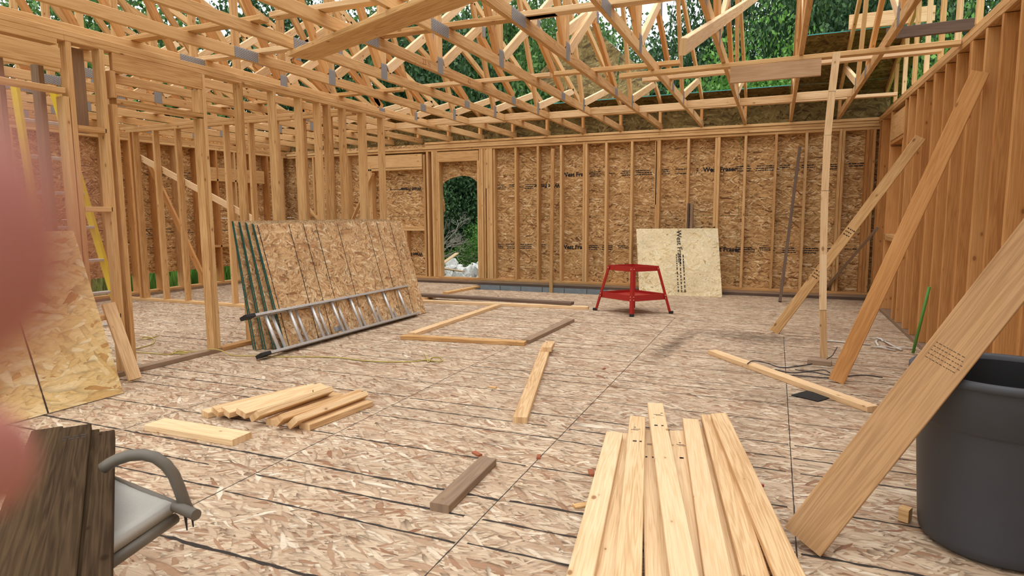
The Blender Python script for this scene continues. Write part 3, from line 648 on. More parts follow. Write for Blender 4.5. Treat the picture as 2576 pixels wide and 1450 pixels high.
# big yellowish sheet leaning on the left, cut short by the frame
bl = MB(); p0 = G(308, 990, .003); p1 = Vector((p0.x-.03, 1.15, .003)); tv = Vector((-.36, -.02, 1.15))
bl.poly([p0, p1, p1+tv, p0+tv], Vector((.012, 0, .004)), 1, 0, uvd=((0, 1, 0), (0, 0, 1)))
bs = tag(bl.build('strand_board', ['yellow_osb', 'green_edge']), 'yellowish strand board sheet leaning against the partition at the left', 'board')
nb = Vector((.013, 0, .0045))
for fy in (.50, .93, 1.33):
    lm = MB(); A0 = p0.lerp(p1, fy/(p0-p1).length)+nb
    for s_ in range(40):
        A, B = A0+tv*(s_/40), A0+tv*((s_+1)/40); w = .005*rnd.uniform(.6, 1.4); kk = len(lm.v)
        lm.v += [A-Vector((0, w, 0)), A+Vector((0, w, 0)), B+Vector((0, .005, 0)), B-Vector((0, .005, 0))]; lm.face([kk, kk+1, kk+2, kk+3], [(0, 0)]*4, (.5, .5, .5, 1))
    lm.build('chalk_line', 'line', bs)
a = G(340, 955, .02); board('short_board', a, GX(272, 765, a.x-.27), D4, T, 'short pale board leaning beside the yellowish sheet at the left', 'board', None, 'pale', up=(1, -.4, .3))

# yellow fibreglass ladder seen through the partition
yl = empty('step_ladder', (-5.7, 3.6, 0)); tag(yl, 'yellow fibreglass ladder standing behind the partition studs', 'ladder')
ya, yb = Vector((-5.55, 3.95, .05)), Vector((-5.75, 3.60, 2.32)); yc_, yd = ya+Vector((-.02, -.62, 0)), yb+Vector((0, -.30, 0))
for a, b in ((ya, yb), (yc_, yd)): MB().beam(a, b, .03, .075, up=(1, 0, 0)).build('rail', 'yellow', yl)
for i in range(7): MB().beam(ya.lerp(yb, .1+i*.13), yc_.lerp(yd, .1+i*.13), .07, .025, up=(0, 0, 1)).build('rung', 'alu', yl)
for a in (ya, yc_): MB().beam(a-Vector((0, 0, .045)), a+Vector((0, 0, .05)), .05, .09, up=(1, 0, 0)).build('foot', 'rubber', yl)

# cream sheet leaning on the back wall and the grey boards behind it
pa, pb = Vector((-1.93, 9.80, .003)), Vector((-.70, 9.88, .003)); ta = GY(1601, 576, 10.06); tb = pb+(ta-pa)+(pb-pa).normalized()*.005+Vector((0, 0, .01))
cs = MB().poly([pa, pb, tb, ta], Vector((0, -.012, -.002)), uvd=((1, 0, 0), (0, 0, 1))).build('strand_board', 'cream_osb')
tag(cs, 'cream coloured strand board sheet leaning on the back wall behind the red stand', 'board')
q = pa.lerp(pb, .50); ql = ta.lerp(tb, .50); dz_ = (ql-q).normalized(); dx_ = (pb-pa).normalized(); dn = dx_.cross(dz_).normalized()
dn = dx_.cross(dz_).normalized()
text_mesh('printed_name', 'West Fraser', .105, 'ink', cs, Matrix.Translation(q+dz_*((ql-q).length*.97)+dn*.0145) @ Matrix(((-dz_.x, dx_.x, dn.x, 0), (-dz_.y, dx_.y, dn.y, 0), (-dz_.z, dx_.z, dn.z, 0), (0, 0, 0, 1))), .01)
sm = MB()
for c_ in (-.02, .03, .08):
    s_ = .05
    while s_ < .62:
        q_ = pr.uniform(.015, .05); A = q+dz_*s_+dx_*(c_+.0)+dn*.0145; B = A+dz_*q_; k = len(sm.v); e_ = dx_*.008
        sm.v += [A-e_, A+e_, B+e_, B-e_]; sm.face([k, k+1, k+2, k+3], [(0, 0)]*4, (.5, .5, .5, 1)); s_ += q_+pr.uniform(.006, .03)
sm.build('small_print', 'line', cs)
board('leaning_board', (-1.27, 10.115, .003), GY(1733, 512, 10.175), .03, D4, 'thin brown board standing behind the cream sheet, left of the pair', 'board', None, 'grime', up=(0, 1, 0))
board('leaning_board', (-1.21, 10.115, .003), GY(1741, 514, 10.175), .04, D4, 'thin grey board standing behind the cream sheet, right of the pair', 'board', None, 'weather', up=(0, 1, 0))
a = G(1962, 760, .0); board('leaning_board', a+Vector((0, 0, .004)), GY(2012, 372, 10.16), .04, D4, 'dark weathered board leaning upright on the back wall right of the cream sheet', 'board', None, 'grime', up=(0, 1, 0))
board('door_brace', (-3.53, YB-.022, -.25), (-3.50, YB-.022, 2.35), T*1.6, T, 'loose upright board reaching down past the wall plates into the floor opening', 'board', None, 'lumber', up=(0, 1, 0))

# red steel tool stand
st = empty('tool_stand', (-1.66, 8.0, 0)); tag(st, 'red steel tool stand with four splayed legs near the back wall', 'tool stand')
ft = [G(1497, 781), G(1589, 797), G(1688, 789)]; ft.append(ft[0]+ft[2]-ft[1])
cen = (ft[0]+ft[2])/2; zt = .60; tp = [cen+(f-cen)*.66+Vector((0, 0, zt)) for f in ft]
for f, t_ in zip(ft, tp):
    o_ = (f-cen).normalized(); m = MB(); sd_ = Vector((-o_.y, o_.x, 0))
    for s_ in (-1, 1):
        m.beam(f+Vector((0, 0, .02))-(o_+sd_*s_)*.014+0*sd_, t_-(o_+sd_*s_)*.014, .040, .004, up=(o_-sd_*s_).normalized()+0*o_)
    lg = m.build('leg', 'red', st); MB().beam(f+Vector((0, 0, .001)), f+Vector((0, 0, .03)), .055, .055, up=o_, ch=.008).build('rubber_foot', 'rubber', lg)
for h_, hh in ((1.0, .062), (.42, .075)):
    qs = [f.lerp(t_, h_)-Vector((0, 0, hh/2)) for f, t_ in zip(ft, tp)]
    for a, b in zip(qs, qs[1:]+qs[:1]): MB().beam(a, b, .004, hh, up=(0, 0, 1)).build('rail', 'red', st)
    for i, qv in enumerate(qs):
        o_ = (qv-cen); o_.z = 0; o_.normalize(); rm = MB()
        for z_ in ((0,) if h_ == 1.0 else (-.018, .018)):
            for s_ in (-1, 1):
                sv = Vector((-o_.y, o_.x, 0))*s_; p = qv+(sv*.018)-o_*.004+Vector((0, 0, z_)); rm.tube([p, p+(o_+sv).normalized()*.006], .006, 8)
        rm.build('rivet', 'rivet', st)
qs = [f.lerp(t_, .36)+(cen-f)*.02 for f, t_ in zip(ft, tp)]; MB().poly(qs, (0, 0, .003)).build('shelf', 'red', st)

# 2x4 frame laid out flat on the floor
gF = 'boards laid out flat on the floor'
def flat(p, q, label, mat='lumber', z=.019, w=D4, t_=T, group=gF, name='loose_board'):
    a, b = G(*p, z), G(*q, z); return board(name, a, b, w, t_, label, 'board', group, mat)
a0 = G(1012, 848, .019)
flat((1012, 848), (1322, 864), 'front board of the flat frame on the floor, below the diagonal one')
flat((1036, 842), (1252, 769), 'pale board of the floor frame running back from its near left corner', 'pale')
flat((1322, 860), (1436, 806), 'dark weathered board at the right end of the floor frame', 'weather')
flat((1062, 758), (1480, 775), 'long pale board across the floor left of the red stand', 'pale')
flat((1047, 742), (1440, 764), 'long dark topped board lying behind the pale floor boards', 'grime', w=.14, z=.060)
flat((1000, 770), (1090, 747), 'short board at the left end of the floor boards by the ladder', 'lumber')
flat((1120, 738), (1202, 722), 'short board on the floor pointing at the opening by the back wall', 'lumber')
# single boards
flat((1308, 1058), (1377, 868), 'pale board lying alone in the middle of the floor pointing to the back wall', 'pale', group=None)
flat((1105, 1279), (1228, 1160), 'short weathered board lying in the foreground left of the lumber pile', 'weather', group=None)
pa, pb = G(486, 1098, .019), G(611, 1106, .019)
board('loose_board', G(390, 1068, .019), G(610, 1105, .019), .14, T, 'short wide board lying alone in front of the small pile of cut boards', 'board', None, 'pale')
flat((1792, 886), (2196, 1030), 'long pale board lying on the floor, ending behind the near brace', 'pale', group=None)
cb = board('cut_block', G(1375, 880, .057), G(1384, 864, .057), D4, T, 'small block on the far end of the board in the middle of the floor', 'block', None, 'pale')
# small pile of cut boards
sp2 = [((515, 1043), (755, 985), .0, .019, 'backmost board of the small cut pile'), ((541, 1040), (775, 983), .25, .045, 'second board from the back of the small cut pile'), ((567, 1042), (795, 980), .25, .045, 'third board from the back of the small cut pile'),
       ((606, 1044), (815, 978), .25, .047, 'wide pale board across the middle of the small cut pile'), ((640, 1052), (828, 988), -.6, .062, 'tilted board with a nail in the small cut pile'),
       ((683, 1064), (850, 995), .0, .019, 'flat board under the right side of the small cut pile'), ((700, 1062), (900, 996), -.7, .055, 'tilted board above the right side of the small cut pile'),
       ((735, 1068), (915, 1000), -.7, .045, 'tilted narrow board second from the right of the small cut pile'), ((766, 1074), (925, 1014), .0, .019, 'rightmost flat board of the small cut pile')]
for p, q, tilt, z, lab in sp2:
    a, b = G(*p, z), G(*q, z)
    if tilt: a += Vector((0, 0, .008)); b += Vector((0, 0, .008))
    d_ = (b-a).normalized(); sd_ = d_.cross(Vector((0, 0, 1))); cbd = board('cut_board', a, b, D4, T, lab, 'board', 'small pile of cut boards', 'pale', up=Vector((0, 0, math.cos(tilt)))+sd_*math.sin(tilt))
    if 'nail' in lab: n0 = a.lerp(b, .78)+(Vector((0, 0, math.cos(tilt)))+sd_*math.sin(tilt))*.018; MB().tube([n0, n0+Vector((.004, -.004, .028))], .0025, 6).build('nail', 'rubber', cbd)
# big lumber pile in the foreground
bp_ = [((1546, 1096), (1462, 1450), .057, 0, 'leftmost board of the foreground lumber pile'), ((1580, 1100), (1521, 1450), .019, 0, 'low board between the two left boards of the foreground pile'),
       ((1604, 1056), (1580, 1450), .070, 0, 'third board from the left of the foreground pile, with dark stamps'), ((1634, 1090), (1655, 1450), .030, 0, 'low yellow board under the crossing one in the foreground pile'),
       ((1648, 1022), (1720, 1450), .115, 0, 'long board crossing on top of the foreground pile'), ((1704, 1092), (1760, 1450), .022, 0, 'low stamped board right of the crossing one in the foreground pile'),
       ((1737, 1062), (1805, 1450), .060, 0, 'knotty board right of the middle in the foreground pile'), ((1783, 1052), (1898, 1450), .062, 0, 'second board from the right of the foreground pile'),
       ((1808, 1048), (1985, 1450), .104, .12, 'rightmost board of the foreground pile lying aslant'), ((1760, 1085), (1850, 1450), .019, 0, 'low board in the gap of the foreground pile')]
for p, q, z, tilt, lab in bp_:
    a, b = G(*p, z), G(*q, z); e = a+(b-a)*(1.05+1.35/(b-a).length)
    d_ = (e-a).normalized(); sd_ = d_.cross(Vector((0, 0, 1))); bd = board('stacked_board', a, e, D4, T, lab, 'board', 'foreground lumber pile', 'pale', up=Vector((0, 0, 1))+sd_*tilt)
    if 'stamp' in lab or 'crossing on' in lab:   # grade stamps
        mk = MB(); u_ = sd_.cross(d_).normalized()
        for dd, ww, hh in ((.22, .04, .006), (.235, .04, .006), (.19, .012, .01), (.40, .012, .018), (.40, .012, .018), (.40, .01, .018)):
            off = (rnd.uniform(-.012, .012) if ww > .03 else rnd.uniform(-.03, .03)); A = a+d_*dd+u_*(T/2+.0006)+sd_*off
            k = len(mk.v); mk.v += [A-sd_*ww/2, A+sd_*ww/2, A+sd_*ww/2+d_*hh, A-sd_*ww/2+d_*hh]; mk.face([k, k+1, k+2, k+3], [(0, 0)]*4, (.5, .5, .5, 1))
        mk.build('grade_stamp', 'line', bd)
# braces to the right wall
NB0 = G(2020, 1362, .03); _d = ray(2576, 655); _n = Vector((-.26, 1, 0)); _p = EYE+_d*((NB0-EYE).dot(_n)/_d.dot(_n))
NB1 = NB0+(_p-NB0)*((1.235-NB0.x)/(_p.x-NB0.x))          # square to the wall, like the two braces farther back
def to_eye(a, b, tilt=0): 
    v = EYE-(a+b)/2; return v.normalized()+Vector((0, 0, tilt))
for pf_, pt_, w_, mt_, lab_ in (((1947, 836, .01), (2316, 346, 1.235), .095, 'lumber', 'pale brace slanting from the floor up to the right wall, the far one of three'), ((2104, 960, .01), (2466, 182, 1.235), .108, 'orange', 'amber brace slanting up to the right wall, the middle one of three'), ((2020, 1362, .03), (2606, 585, 1.235), .150, 'stained', 'wide stained brace in the right foreground, slanting up past the grey bin')):
    a, b = (NB0, NB1) if 'wide' in lab_ else (G(*pf_), GX(*pt_)); board('wall_brace', a, b, w_, T, lab_, 'brace', 'braces of the right wall', mt_, up=to_eye(a, b, .15))
board('wall_brace', G(2060, 745, .01), GX(2205, 577, 1.22), T, D4, 'dark brown brace low in the far right corner', 'brace', 'braces of the right wall', 'weather', up=(0, -1, .2))
def stamp(bd, a, b, w, along, rows, face_up, size=(.02, .006)):
    mk = MB(); d_ = (b-a).normalized(); sd_ = d_.cross(face_up).normalized(); u_ = sd_.cross(d_).normalized(); st_ = random.Random(along)
    for r_ in range(rows):
        x_0 = -w*.36
        while x_0 < w*.3:
            q = st_.uniform(.4, 1.2)*size[0]; A = a.lerp(b, along)+d_*(r_*size[0]*1.1)+sd_*x_0+u_*(T/2+.0007); k = len(mk.v)
            mk.v += [A, A+sd_*q*.6, A+sd_*q*.6+d_*size[1], A+d_*size[1]]; mk.face([k, k+1, k+2, k+3], [(0, 0)]*4, (.5, .5, .5, 1)); x_0 += q*.9
    mk.build('grade_stamp', 'line', bd)
for bd in [o for o in C.objects if o.name.startswith('wall_brace')]:
    far = 'far one' in bd['label']
    if far or 'wide' in bd['label']:
        pf_, pt_, w_ = ((1947, 836, .01), (2316, 346, 1.235), .095) if far else ((2020, 1362, .03), (2606, 585, 1.235), .150)
        a, b = (G(*pf_), GX(*pt_)) if far else (NB0, NB1); up_ = to_eye(a, b, .15)
        for al in ((.30, .52) if far else (.38,)): stamp(bd, a, b, w_, al, 3 if far else 5, up_, (.03, .012) if far else (.014, .0022))
pz = G(2072, 903, .03); pm = MB(); pq = [GY(x_, y_, pz.y) for x_, y_ in ((2105, 133), (2093, 230), (2082, 340), (2075, 480), (2071, 640), (2070, 780))]+[Vector((pz.x, pz.y, .04))]
for a, b in zip(pq, pq[1:]): pm.beam(a, b+(b-a).normalized()*.003, .055, .022, up=(0, 1, 0), ch=.001)
tag(pm.build('prop_post', 'pale'), 'thin bowed pale prop standing on a block and reaching up to the trusses', 'post')
board('base_block', G(2032, 908, .019), G(2092, 914, .019), D4, T, 'wood block under the thin prop', 'block', None, 'weather')
# green pole by the right wall
tag(MB().tube([G(2303, 892)+Vector((-.02, 0, .01)), GX(2338, 722, 1.25)], .012, 10).build('pole', 'green'), 'thin green plastic pole leaning on the right wall studs', 'pole')

# grey waste bin
BC = Vector((.815, 2.80, 0))
bn = empty('waste_bin', BC); tag(bn, 'dark grey round plastic waste bin beside the near brace', 'bin')
KB = 1.035
def kb(p): return [(r*KB, z*1.02) for r, z in p]
MB().lathe(kb([(0, .012), (.222, .008), (.236, .02), (.241, .05), (.268, .46), (.273, .47), (.279, .475), (.287, .625), (.289, .63)]), 64, BC).build('body', 'bin', bn)
MB().lathe(kb([(.274, .638), (.258, .46), (.232, .06), (.22, .03), (0, .028)]), 64, BC).build('liner', 'black', bn)
MB().lathe(kb([(.274, .634), (.277, .654), (.292, .660), (.301, .652), (.301, .630), (.288, .626)]), 64, BC).build('rim', 'bin', bn)
for s_ in (0, 1):
    a_ = math.radians(300+180*s_); o_ = Vector((math.cos(a_), math.sin(a_), 0)); sd_ = Vector((-o_.y, o_.x, 0))
    MB().tube([BC+o_*.295+sd_*-.07+Vector((0, 0, .60)), BC+o_*.338-sd_*.055+Vector((0, 0, .585)), BC+o_*.338+sd_*.055+Vector((0, 0, .585)), BC+o_*.295+sd_*.07+Vector((0, 0, .60))], .012, 10).build('handle', 'bin', bn)
board('wood_offcut', G(2264, 1290, .03), G(2290, 1298, .03), .05, .055, 'small wood offcut on the floor tucked against the grey bin', 'offcut', None, 'lumber')
# flat scrap of shingle
m = MB().poly([G(1990, 996, .001), G(2058, 1012, .001), G(2094, 1001, .001), G(2030, 985, .001)], (0, 0, .006)); tag(m.build('shingle_scrap', 'shingle'), 'black scrap of roofing lying beside the long floor board', 'scrap')
# cut strapping and white scraps near the braces
def cable(pts, r, label, mat='cable', name='strap', cat='strap', group=None, z=.006, smooth=4):
    P_ = [G(p[0], p[1], p[2] if len(p) > 2 else z) for p in pts]; out = []
    for i in range(len(P_)-1):
        p0, p1, p2, p3 = P_[max(0, i-1)], P_[i], P_[i+1], P_[min(len(P_)-1, i+2)]
        for k in range(smooth):
            u = k/smooth; out.append(.5*((2*p1)+(p2-p0)*u+(2*p0-5*p1+4*p2-p3)*u*u+(3*p1-p0-3*p2+p3)*u**3))
    out.append(P_[-1]); return tag(MB().tube(out, r, 8).build(name, mat), label, cat, group)
cable([(1880, 916, .045), (1895, 908, .045), (1930, 914), (1965, 925), (2010, 921), (2060, 912), (2090, 898, .02), (2100, 885, .05), (2106, 874, .08)], .004, 'black strap lapping over the long floor board and rising by the prop')
cable([(1950, 930), (1990, 938), (2040, 936), (2085, 944), (2130, 946)], .004, 'tangled black strap on the floor left of the middle brace', group=None)
cable([(1985, 944), (2030, 947), (2080, 951), (2120, 948), (2175, 944), (2220, 950)], .004, 'black strap passing behind the foot of the middle brace', group=None)
cable([(2000, 930), (2035, 934), (2070, 931), (2088, 938)], .0035, 'short dark strap among the tangle by the prop block')
for i in range(9):
    px, py = 2190+rnd.uniform(0, 110), 857+rnd.uniform(-6, 22); a = G(px, py, .008); dd = Vector((rnd.uniform(-1, 1), rnd.uniform(-.6, .6), 0)).normalized()*rnd.uniform(.06, .16)
    tag(MB().tube([a-dd, a+Vector((rnd.uniform(-.03, .03), rnd.uniform(-.03, .03), .012)), a+dd], .012, 6, flat=.35).build('plastic_scrap', 'paper'), 'strip of white plastic scrap in the litter at the foot of the right wall', 'scrap', 'white scraps by the right wall')
tag(MB().tube([G(2060, 855, .006), G(2130, 862, .01), G(2190, 868, .006)], .014, 6, flat=.4).build('plastic_scrap', 'paper'), 'long pale strip lying alone left of the white litter', 'scrap')
# chips of wood on the floor
for (px, py, r, c_, lab) in ((1462, 1272, .035, 'lumber', 'orange wood wedge beside the foreground lumber pile'), (1355, 1150, .022, 'chip', 'red brown wood chip on the seam in the foreground'), (1915, 1221, .012, 'red', 'small red plastic bit right of the lumber pile'),
                             (1240, 975, .028, 'lumber', 'curled shaving left of the middle floor board'), (1200, 1142, .03, 'chip', 'red strand chip behind the weathered board'), (1520, 928, .014, 'chip', 'tiny wood chip right of the middle floor board'), (1488, 1190, .03, 'chip', 'reddish chip tucked at the left edge of the lumber pile')):
    a = G(px, py, .006); d_ = Vector((rnd.uniform(-1, 1), rnd.uniform(-1, 1), 0)).normalized()
    tag(MB().beam(a-d_*r, a+d_*r, r*.9, .011, ch=.004).build('wood_chip', c_), lab, 'chip')
# yellow cord
cable([(338, 879), (372, 870), (388, 862), (384, 851), (362, 848), (356, 853), (372, 853), (396, 846)], .005, 'thin yellow cord curling on the floor behind the partition plate', 'cord', 'cord', 'cord')
cable([(335, 886), (390, 890), (430, 892), (445, 884), (462, 884), (470, 890), (430, 889), (500, 884, .02), (530, 879, .048), (556, 882, .048), (585, 894, .012), (640, 896), (720, 898), (790, 898), (860, 901), (915, 908), (985, 911), (1040, 910), (1072, 906), (1100, 910), (1113, 908), (1106, 900), (1085, 901), (1078, 912), (1072, 898), (1067, 891)], .005, 'long yellow cord running from the partition to in front of the ladder', 'cord', 'cord', 'cord')

# broken patio chair with dark boards laid across it
ch = empty('patio_chair', (-1.7, 1.2, 0)); tag(ch, 'broken grey sling patio chair with one curved arm under dark boards', 'chair')
zs = .42; fr, nr, fl_ = G(437, 1262, zs), G(262, 1376, zs), G(290, 1203, zs)
dA = (fl_-fr).normalized(); dB = (nr-fr).normalized()
fL, nL = fr+dA*.50, nr+dA*.50
sl_ = MB(); nu, nv = 10, 10; base = 0
for lay in (0, 1):
    for i in range(nu+1):
        for k in range(nv+1):
            u, v = i/nu, k/nv; p = fr.lerp(nr, u).lerp(fL.lerp(nL, u), v); p = p+Vector((0, 0, -.018*math.sin(math.pi*u)*math.sin(math.pi*min(v*1.6, 1))-(.034 if lay else 0))); sl_.v.append(p)
S_ = (nu+1)*(nv+1)
for lay in (0, 1):
    for i in range(nu):
        for k in range(nv):
            q = [lay*S_+i*(nv+1)+k, lay*S_+(i+1)*(nv+1)+k, lay*S_+(i+1)*(nv+1)+k+1, lay*S_+i*(nv+1)+k+1]; sl_.face(q if lay else q[::-1], [(0, 0)]*4, (.5, .5, .5, 1), 0, True)
for i in range(nu):
    for k in (0, nv):
        q = [i*(nv+1)+k, (i+1)*(nv+1)+k, S_+(i+1)*(nv+1)+k, S_+i*(nv+1)+k]; sl_.face(q, [(0, 0)]*4, (.5, .5, .5, 1), 0, True)
for k in range(nv):
    for i in (0, nu):
        q = [i*(nv+1)+k, i*(nv+1)+k+1, S_+i*(nv+1)+k+1, S_+i*(nv+1)+k]; sl_.face(q, [(0, 0)]*4, (.5, .5, .5, 1), 0, True)
sl_.build('seat', 'sling', ch)
dz2 = Vector((0, 0, -.046))
MB().tube([fr+dz2*1.15, nr+dz2*1.15], .016, 12).build('side_rail', 'tube', ch)
MB().tube([fL+dz2, nL+dz2], .014, 12).build('side_rail', 'tube', ch)
MB().tube([fr-dA*.11+Vector((0, 0, -.014)), fL+Vector((0, 0, -.014))], .016, 12).build('cross_bar', 'tube', ch)
MB().tube([nr+dz2, nL+dz2], .014, 12).build('cross_bar', 'tube', ch)
def armp(px, py, k): 
    ref = fr.lerp(fr+(nr-fr)*.0, 0); P0 = fr-dA*.035; nrm = dA.cross(Vector((0, 0, 1))); return None
def on_v(px, py, off):   # point of the photo on the upright plane through the chair's right edge
    P0 = fr-dA*off; n_ = Vector((0, 0, 1)).cross(dB).normalized(); d = ray(px, py); return EYE+d*((P0-EYE).dot(n_)/d.dot(n_))
def on_c(px, py):        # upright plane through the front corner, facing the viewer
    P0 = fr-dA*.03; n_ = Vector((Df.x, Df.y, 0)).normalized(); d = ray(px, py); return EYE+d*((P0-EYE).dot(n_)/d.dot(n_))
arm = [on_c(*p) for p in ((270, 1172), (284, 1162), (303, 1152), (330, 1144), (362, 1143), (392, 1152), (416, 1172), (434, 1200), (446, 1235), (456, 1270), (466, 1298))]
for i, p in enumerate(arm): arm[i] = p+Vector((Df.x, Df.y, 0))*(-.02+.004*i)
MB().tube(arm, .017, 14, flat=1.0).build('armrest', 'tube', ch)
j_ = MB(); e0 = arm[-1]
for i in range(7):
    a_ = 2*math.pi*i/7; p = e0+Vector((math.cos(a_)*.011, math.sin(a_)*.011, .008)); j_.tube([p, p+Vector((.004, 0, -.014-.022*(i % 3)))], [.006, .002], 6)
j_.build('broken_end', 'black', ch)
for p in (nL, fL, nr+dA*.12): MB().tube([Vector((p.x, p.y, .002)), p+dz2], .014, 12).build('leg', 'tube', ch)
zb_ = .445
dk = [((66, 1450), (32, 1450), None)]
edges = [((148, 1078), (62, 1450)), ((160, 1072), (74, 1450)), ((226, 1075), (174, 1450)), ((242, 1085), (230, 1450)), ((286, 1088), (246, 1450))]
def strip(fa, na, fb, nb2, z, ext, lab):
    A, B, Cc, Dd = G(*fa, z), G(*na, z), G(*fb, z), G(*nb2, z); m0, m1 = (A+Cc)/2, (B+Dd)/2; w = ((A-Cc).length+(B-Dd).length)/2
    d_ = (m1-m0).normalized(); bd = board('dark_board', m0+Vector((0, 0, -T/2)), m1+d_*ext+Vector((0, 0, -T/2)), w, T, lab, 'board', 'dark boards across the chair', 'brown')
    if lab.startswith('stamped'): stamp(bd, m0+Vector((0, 0, -T/2)), m1+d_*ext+Vector((0, 0, -T/2)), w, .075, 2, Vector((0, 0, 1)), (.026, .014))
strip((90, 1078), (-60, 1450), (148, 1078), (60, 1450), .475, .5, 'leftmost dark brown board lying across the patio chair')
strip((157, 1071), (73, 1450), (224, 1073), (175, 1450), .480, .5, 'stamped dark brown board second from the left across the patio chair')
strip((226, 1080), (177, 1450), (240, 1084), (229, 1450), .462, .5, 'narrow sunken dark board between two wider ones on the patio chair')
strip((245, 1080), (233, 1450), (286, 1090), (252, 1450), .478, .5, 'rightmost dark brown board on the patio chair beside its arm')

# ================================================================== OUTSIDE
def leaf_mesh(name, n, size, clumps, mat, seed, squash=(1, 1, 1)):
    r = np.random.RandomState(seed); cl = []
    for _ in range(clumps):
        v = r.normal(size=3); v /= np.linalg.norm(v); v *= r.uniform(.35, 1)**.6; cl.append((v, r.uniform(.22, .42)))
    V = np.zeros((n*4, 3)); Tn = np.zeros((n, 4))
    for i in range(n):
        c, rad = cl[r.randint(clumps)]; d = r.normal(size=3); d /= np.linalg.norm(d); p = c+d*rad*r.uniform(.6, 1)
        a = r.normal(size=3); a /= np.linalg.norm(a); b = np.cross(a, r.normal(size=3)); b /= np.linalg.norm(b); s_ = size*r.uniform(.6, 1.3)
        p = p*np.array(squash)
        V[i*4:i*4+4] = [p-a*s_, p+b*s_*.55, p+a*s_, p-b*s_*.55]; Tn[i] = (r.uniform(0, 1)**1.3, 0, 0, 1)
    me = bpy.data.meshes.new(name); me.from_pydata(V.tolist(), [], [[k*4, k*4+1, k*4+2, k*4+3] for k in range(n)])
    ca = me.color_attributes.new('tint', 'FLOAT_COLOR', 'CORNER'); ca.data.foreach_set('color', np.repeat(Tn, 4, axis=0).ravel()); me.materials.append(M[mat]); me.update(); return me
crowns = [leaf_mesh('crown', 30000, .025, 90, 'leaf', 1), leaf_mesh('crown', 30000, .024, 90, 'leaf_dark', 2), leaf_mesh('crown', 26000, .024, 80, 'leaf', 3), leaf_mesh('crown', 20000, .027, 60, 'leaf_bright', 4)]
def tree(x, y, h, rx, rz, kind, label, cat='tree', group='trees beyond the house', z0=-.45):
    t = empty('tree' if cat == 'tree' else 'bush', (x, y, z0)); tag(t, label, cat, group)
    o = bpy.data.objects.new('crown', crowns[kind]); C.objects.link(o); o.parent = t; o.location = (0, 0, h-rz); o.scale = (rx, rx, rz); o.rotation_euler = (0, 0, rnd.uniform(0, 6))
    if cat == 'tree':
        m = MB(); m.tube([(0, 0, 0), (rnd.uniform(-.2, .2), 0, h*.35), (rnd.uniform(-.3, .3), .1, h*.8)], [.16, .12, .04], 8); o2 = m.build('trunk', 'bark'); o2.parent = t
    return t
TR = [(-17.5, 13, 8.5, 3.0, 3.8, 0), (-14.5, 17, 9.0, 3.0, 4.2, 1), (-11.6, 18.5, 8.2, 2.6, 3.8, 2), (-9.2, 16.5, 7.6, 2.4, 3.6, 1), (-7.0, 18, 8.6, 2.5, 4.2, 2), (-4.9, 17.0, 6.4, 2.2, 3.2, 0),
      (-2.4, 19, 6.6, 2.2, 3.3, 1), (-.9, 18.0, 8.4, 2.0, 4.2, 1), (.9, 19.5, 8.6, 2.1, 4.2, 2), (2.6, 18, 8.0, 2.2, 3.9, 1), (5.0, 19.5, 9.0, 2.6, 4.4, 2), (7.8, 18, 9, 2.8, 4.4, 0), (-.6, 15.0, 5.4, 1.6, 2.6, 3), (3.6, 15.5, 5.6, 1.7, 2.8, 3),
      (-20, 9, 8.0, 3, 3.8, 2), (-21, 4.5, 9, 3.2, 4.2, 1), (-13, 24, 10, 3.4, 5, 0), (-4, 25, 8.4, 3.2, 4.2, 1), (3, 26, 10.2, 3.4, 5, 1), (-8.5, 25, 9.4, 3.3, 4.8, 1)]
for i, (x, y, h, rx, rz, k) in enumerate(TR):
    lab = ['leafy mid green tree', 'dark green tree', 'loose mid green tree', 'low bright green tree'][k]
    rank = sorted(range(len(TR)), key=lambda q: TR[q][0]/TR[q][1]).index(i)
    tree(x, y, h, rx, rz, k, '%s beyond the house, %s' % (lab, ('number %d of the trees from the left' % (rank+1)) if False else (ords(rank)+' of the trees from the left' if rank < 10 else (ords(len(TR)-1-rank)+' of the trees from the right'))))
for i, (x, y, h, rx, rz, k) in enumerate([(-8.2, 14.6, 3.4, 1.6, 1.9, 1), (-6.9, 15.6, 3.9, 1.7, 2.2, 1), (-9.5, 16, 4.2, 1.8, 2.3, 1), (-6.3, 13.5, 1.45, .75, .9, 3), (-7.6, 13.3, .95, .9, .7, 3), (-8.6, 15.2, 1.5, 1.2, 1.0, 0), (-5.0, 15, 3.6, 1.4, 2, 1)]):
    tree(x, y, h, rx, rz, k, ['dark bush filling the top of the arched doorway', 'dark bush behind the right side of the arched doorway', 'dark bush farther back behind the doorway', 'bright green bush at the right in the doorway', 'low bright green bush behind the stones in the doorway', 'green bush behind the bare twigs', 'dark bush hidden mostly behind the wall right of the doorway'][i], 'bush', 'bushes behind the doorway')
# bare twigs
tw = MB(); tr2 = random.Random(9)
def twig(p, d, L, r, dep):
    q = p+d*L*.5+Vector((tr2.uniform(-.05, .05), 0, tr2.uniform(-.05, .05))); e = p+d*L; tw.tube([p, q, e], [r, r*.8, r*.5], 5)
    if dep:
        for _ in range(3): twig(p.lerp(e, tr2.uniform(.4, 1)), (d+Vector((tr2.uniform(-.9, .9), tr2.uniform(-.3, .3), tr2.uniform(-.5, .7)))).normalized(), L*.68, r*.6, dep-1)
for dx, d in ((0, (.6, 0, .8)), (.05, (.9, .1, .45)), (-.05, (-.2, .1, 1)), (.0, (.3, 0, 1))): twig(Vector((-7.35+dx, 12.75, .15)), Vector(d).normalized(), .62, .016, 4)
tag(tw.build('dead_branch', 'twig'), 'tangle of bare grey twigs seen through the arched doorway', 'branch')
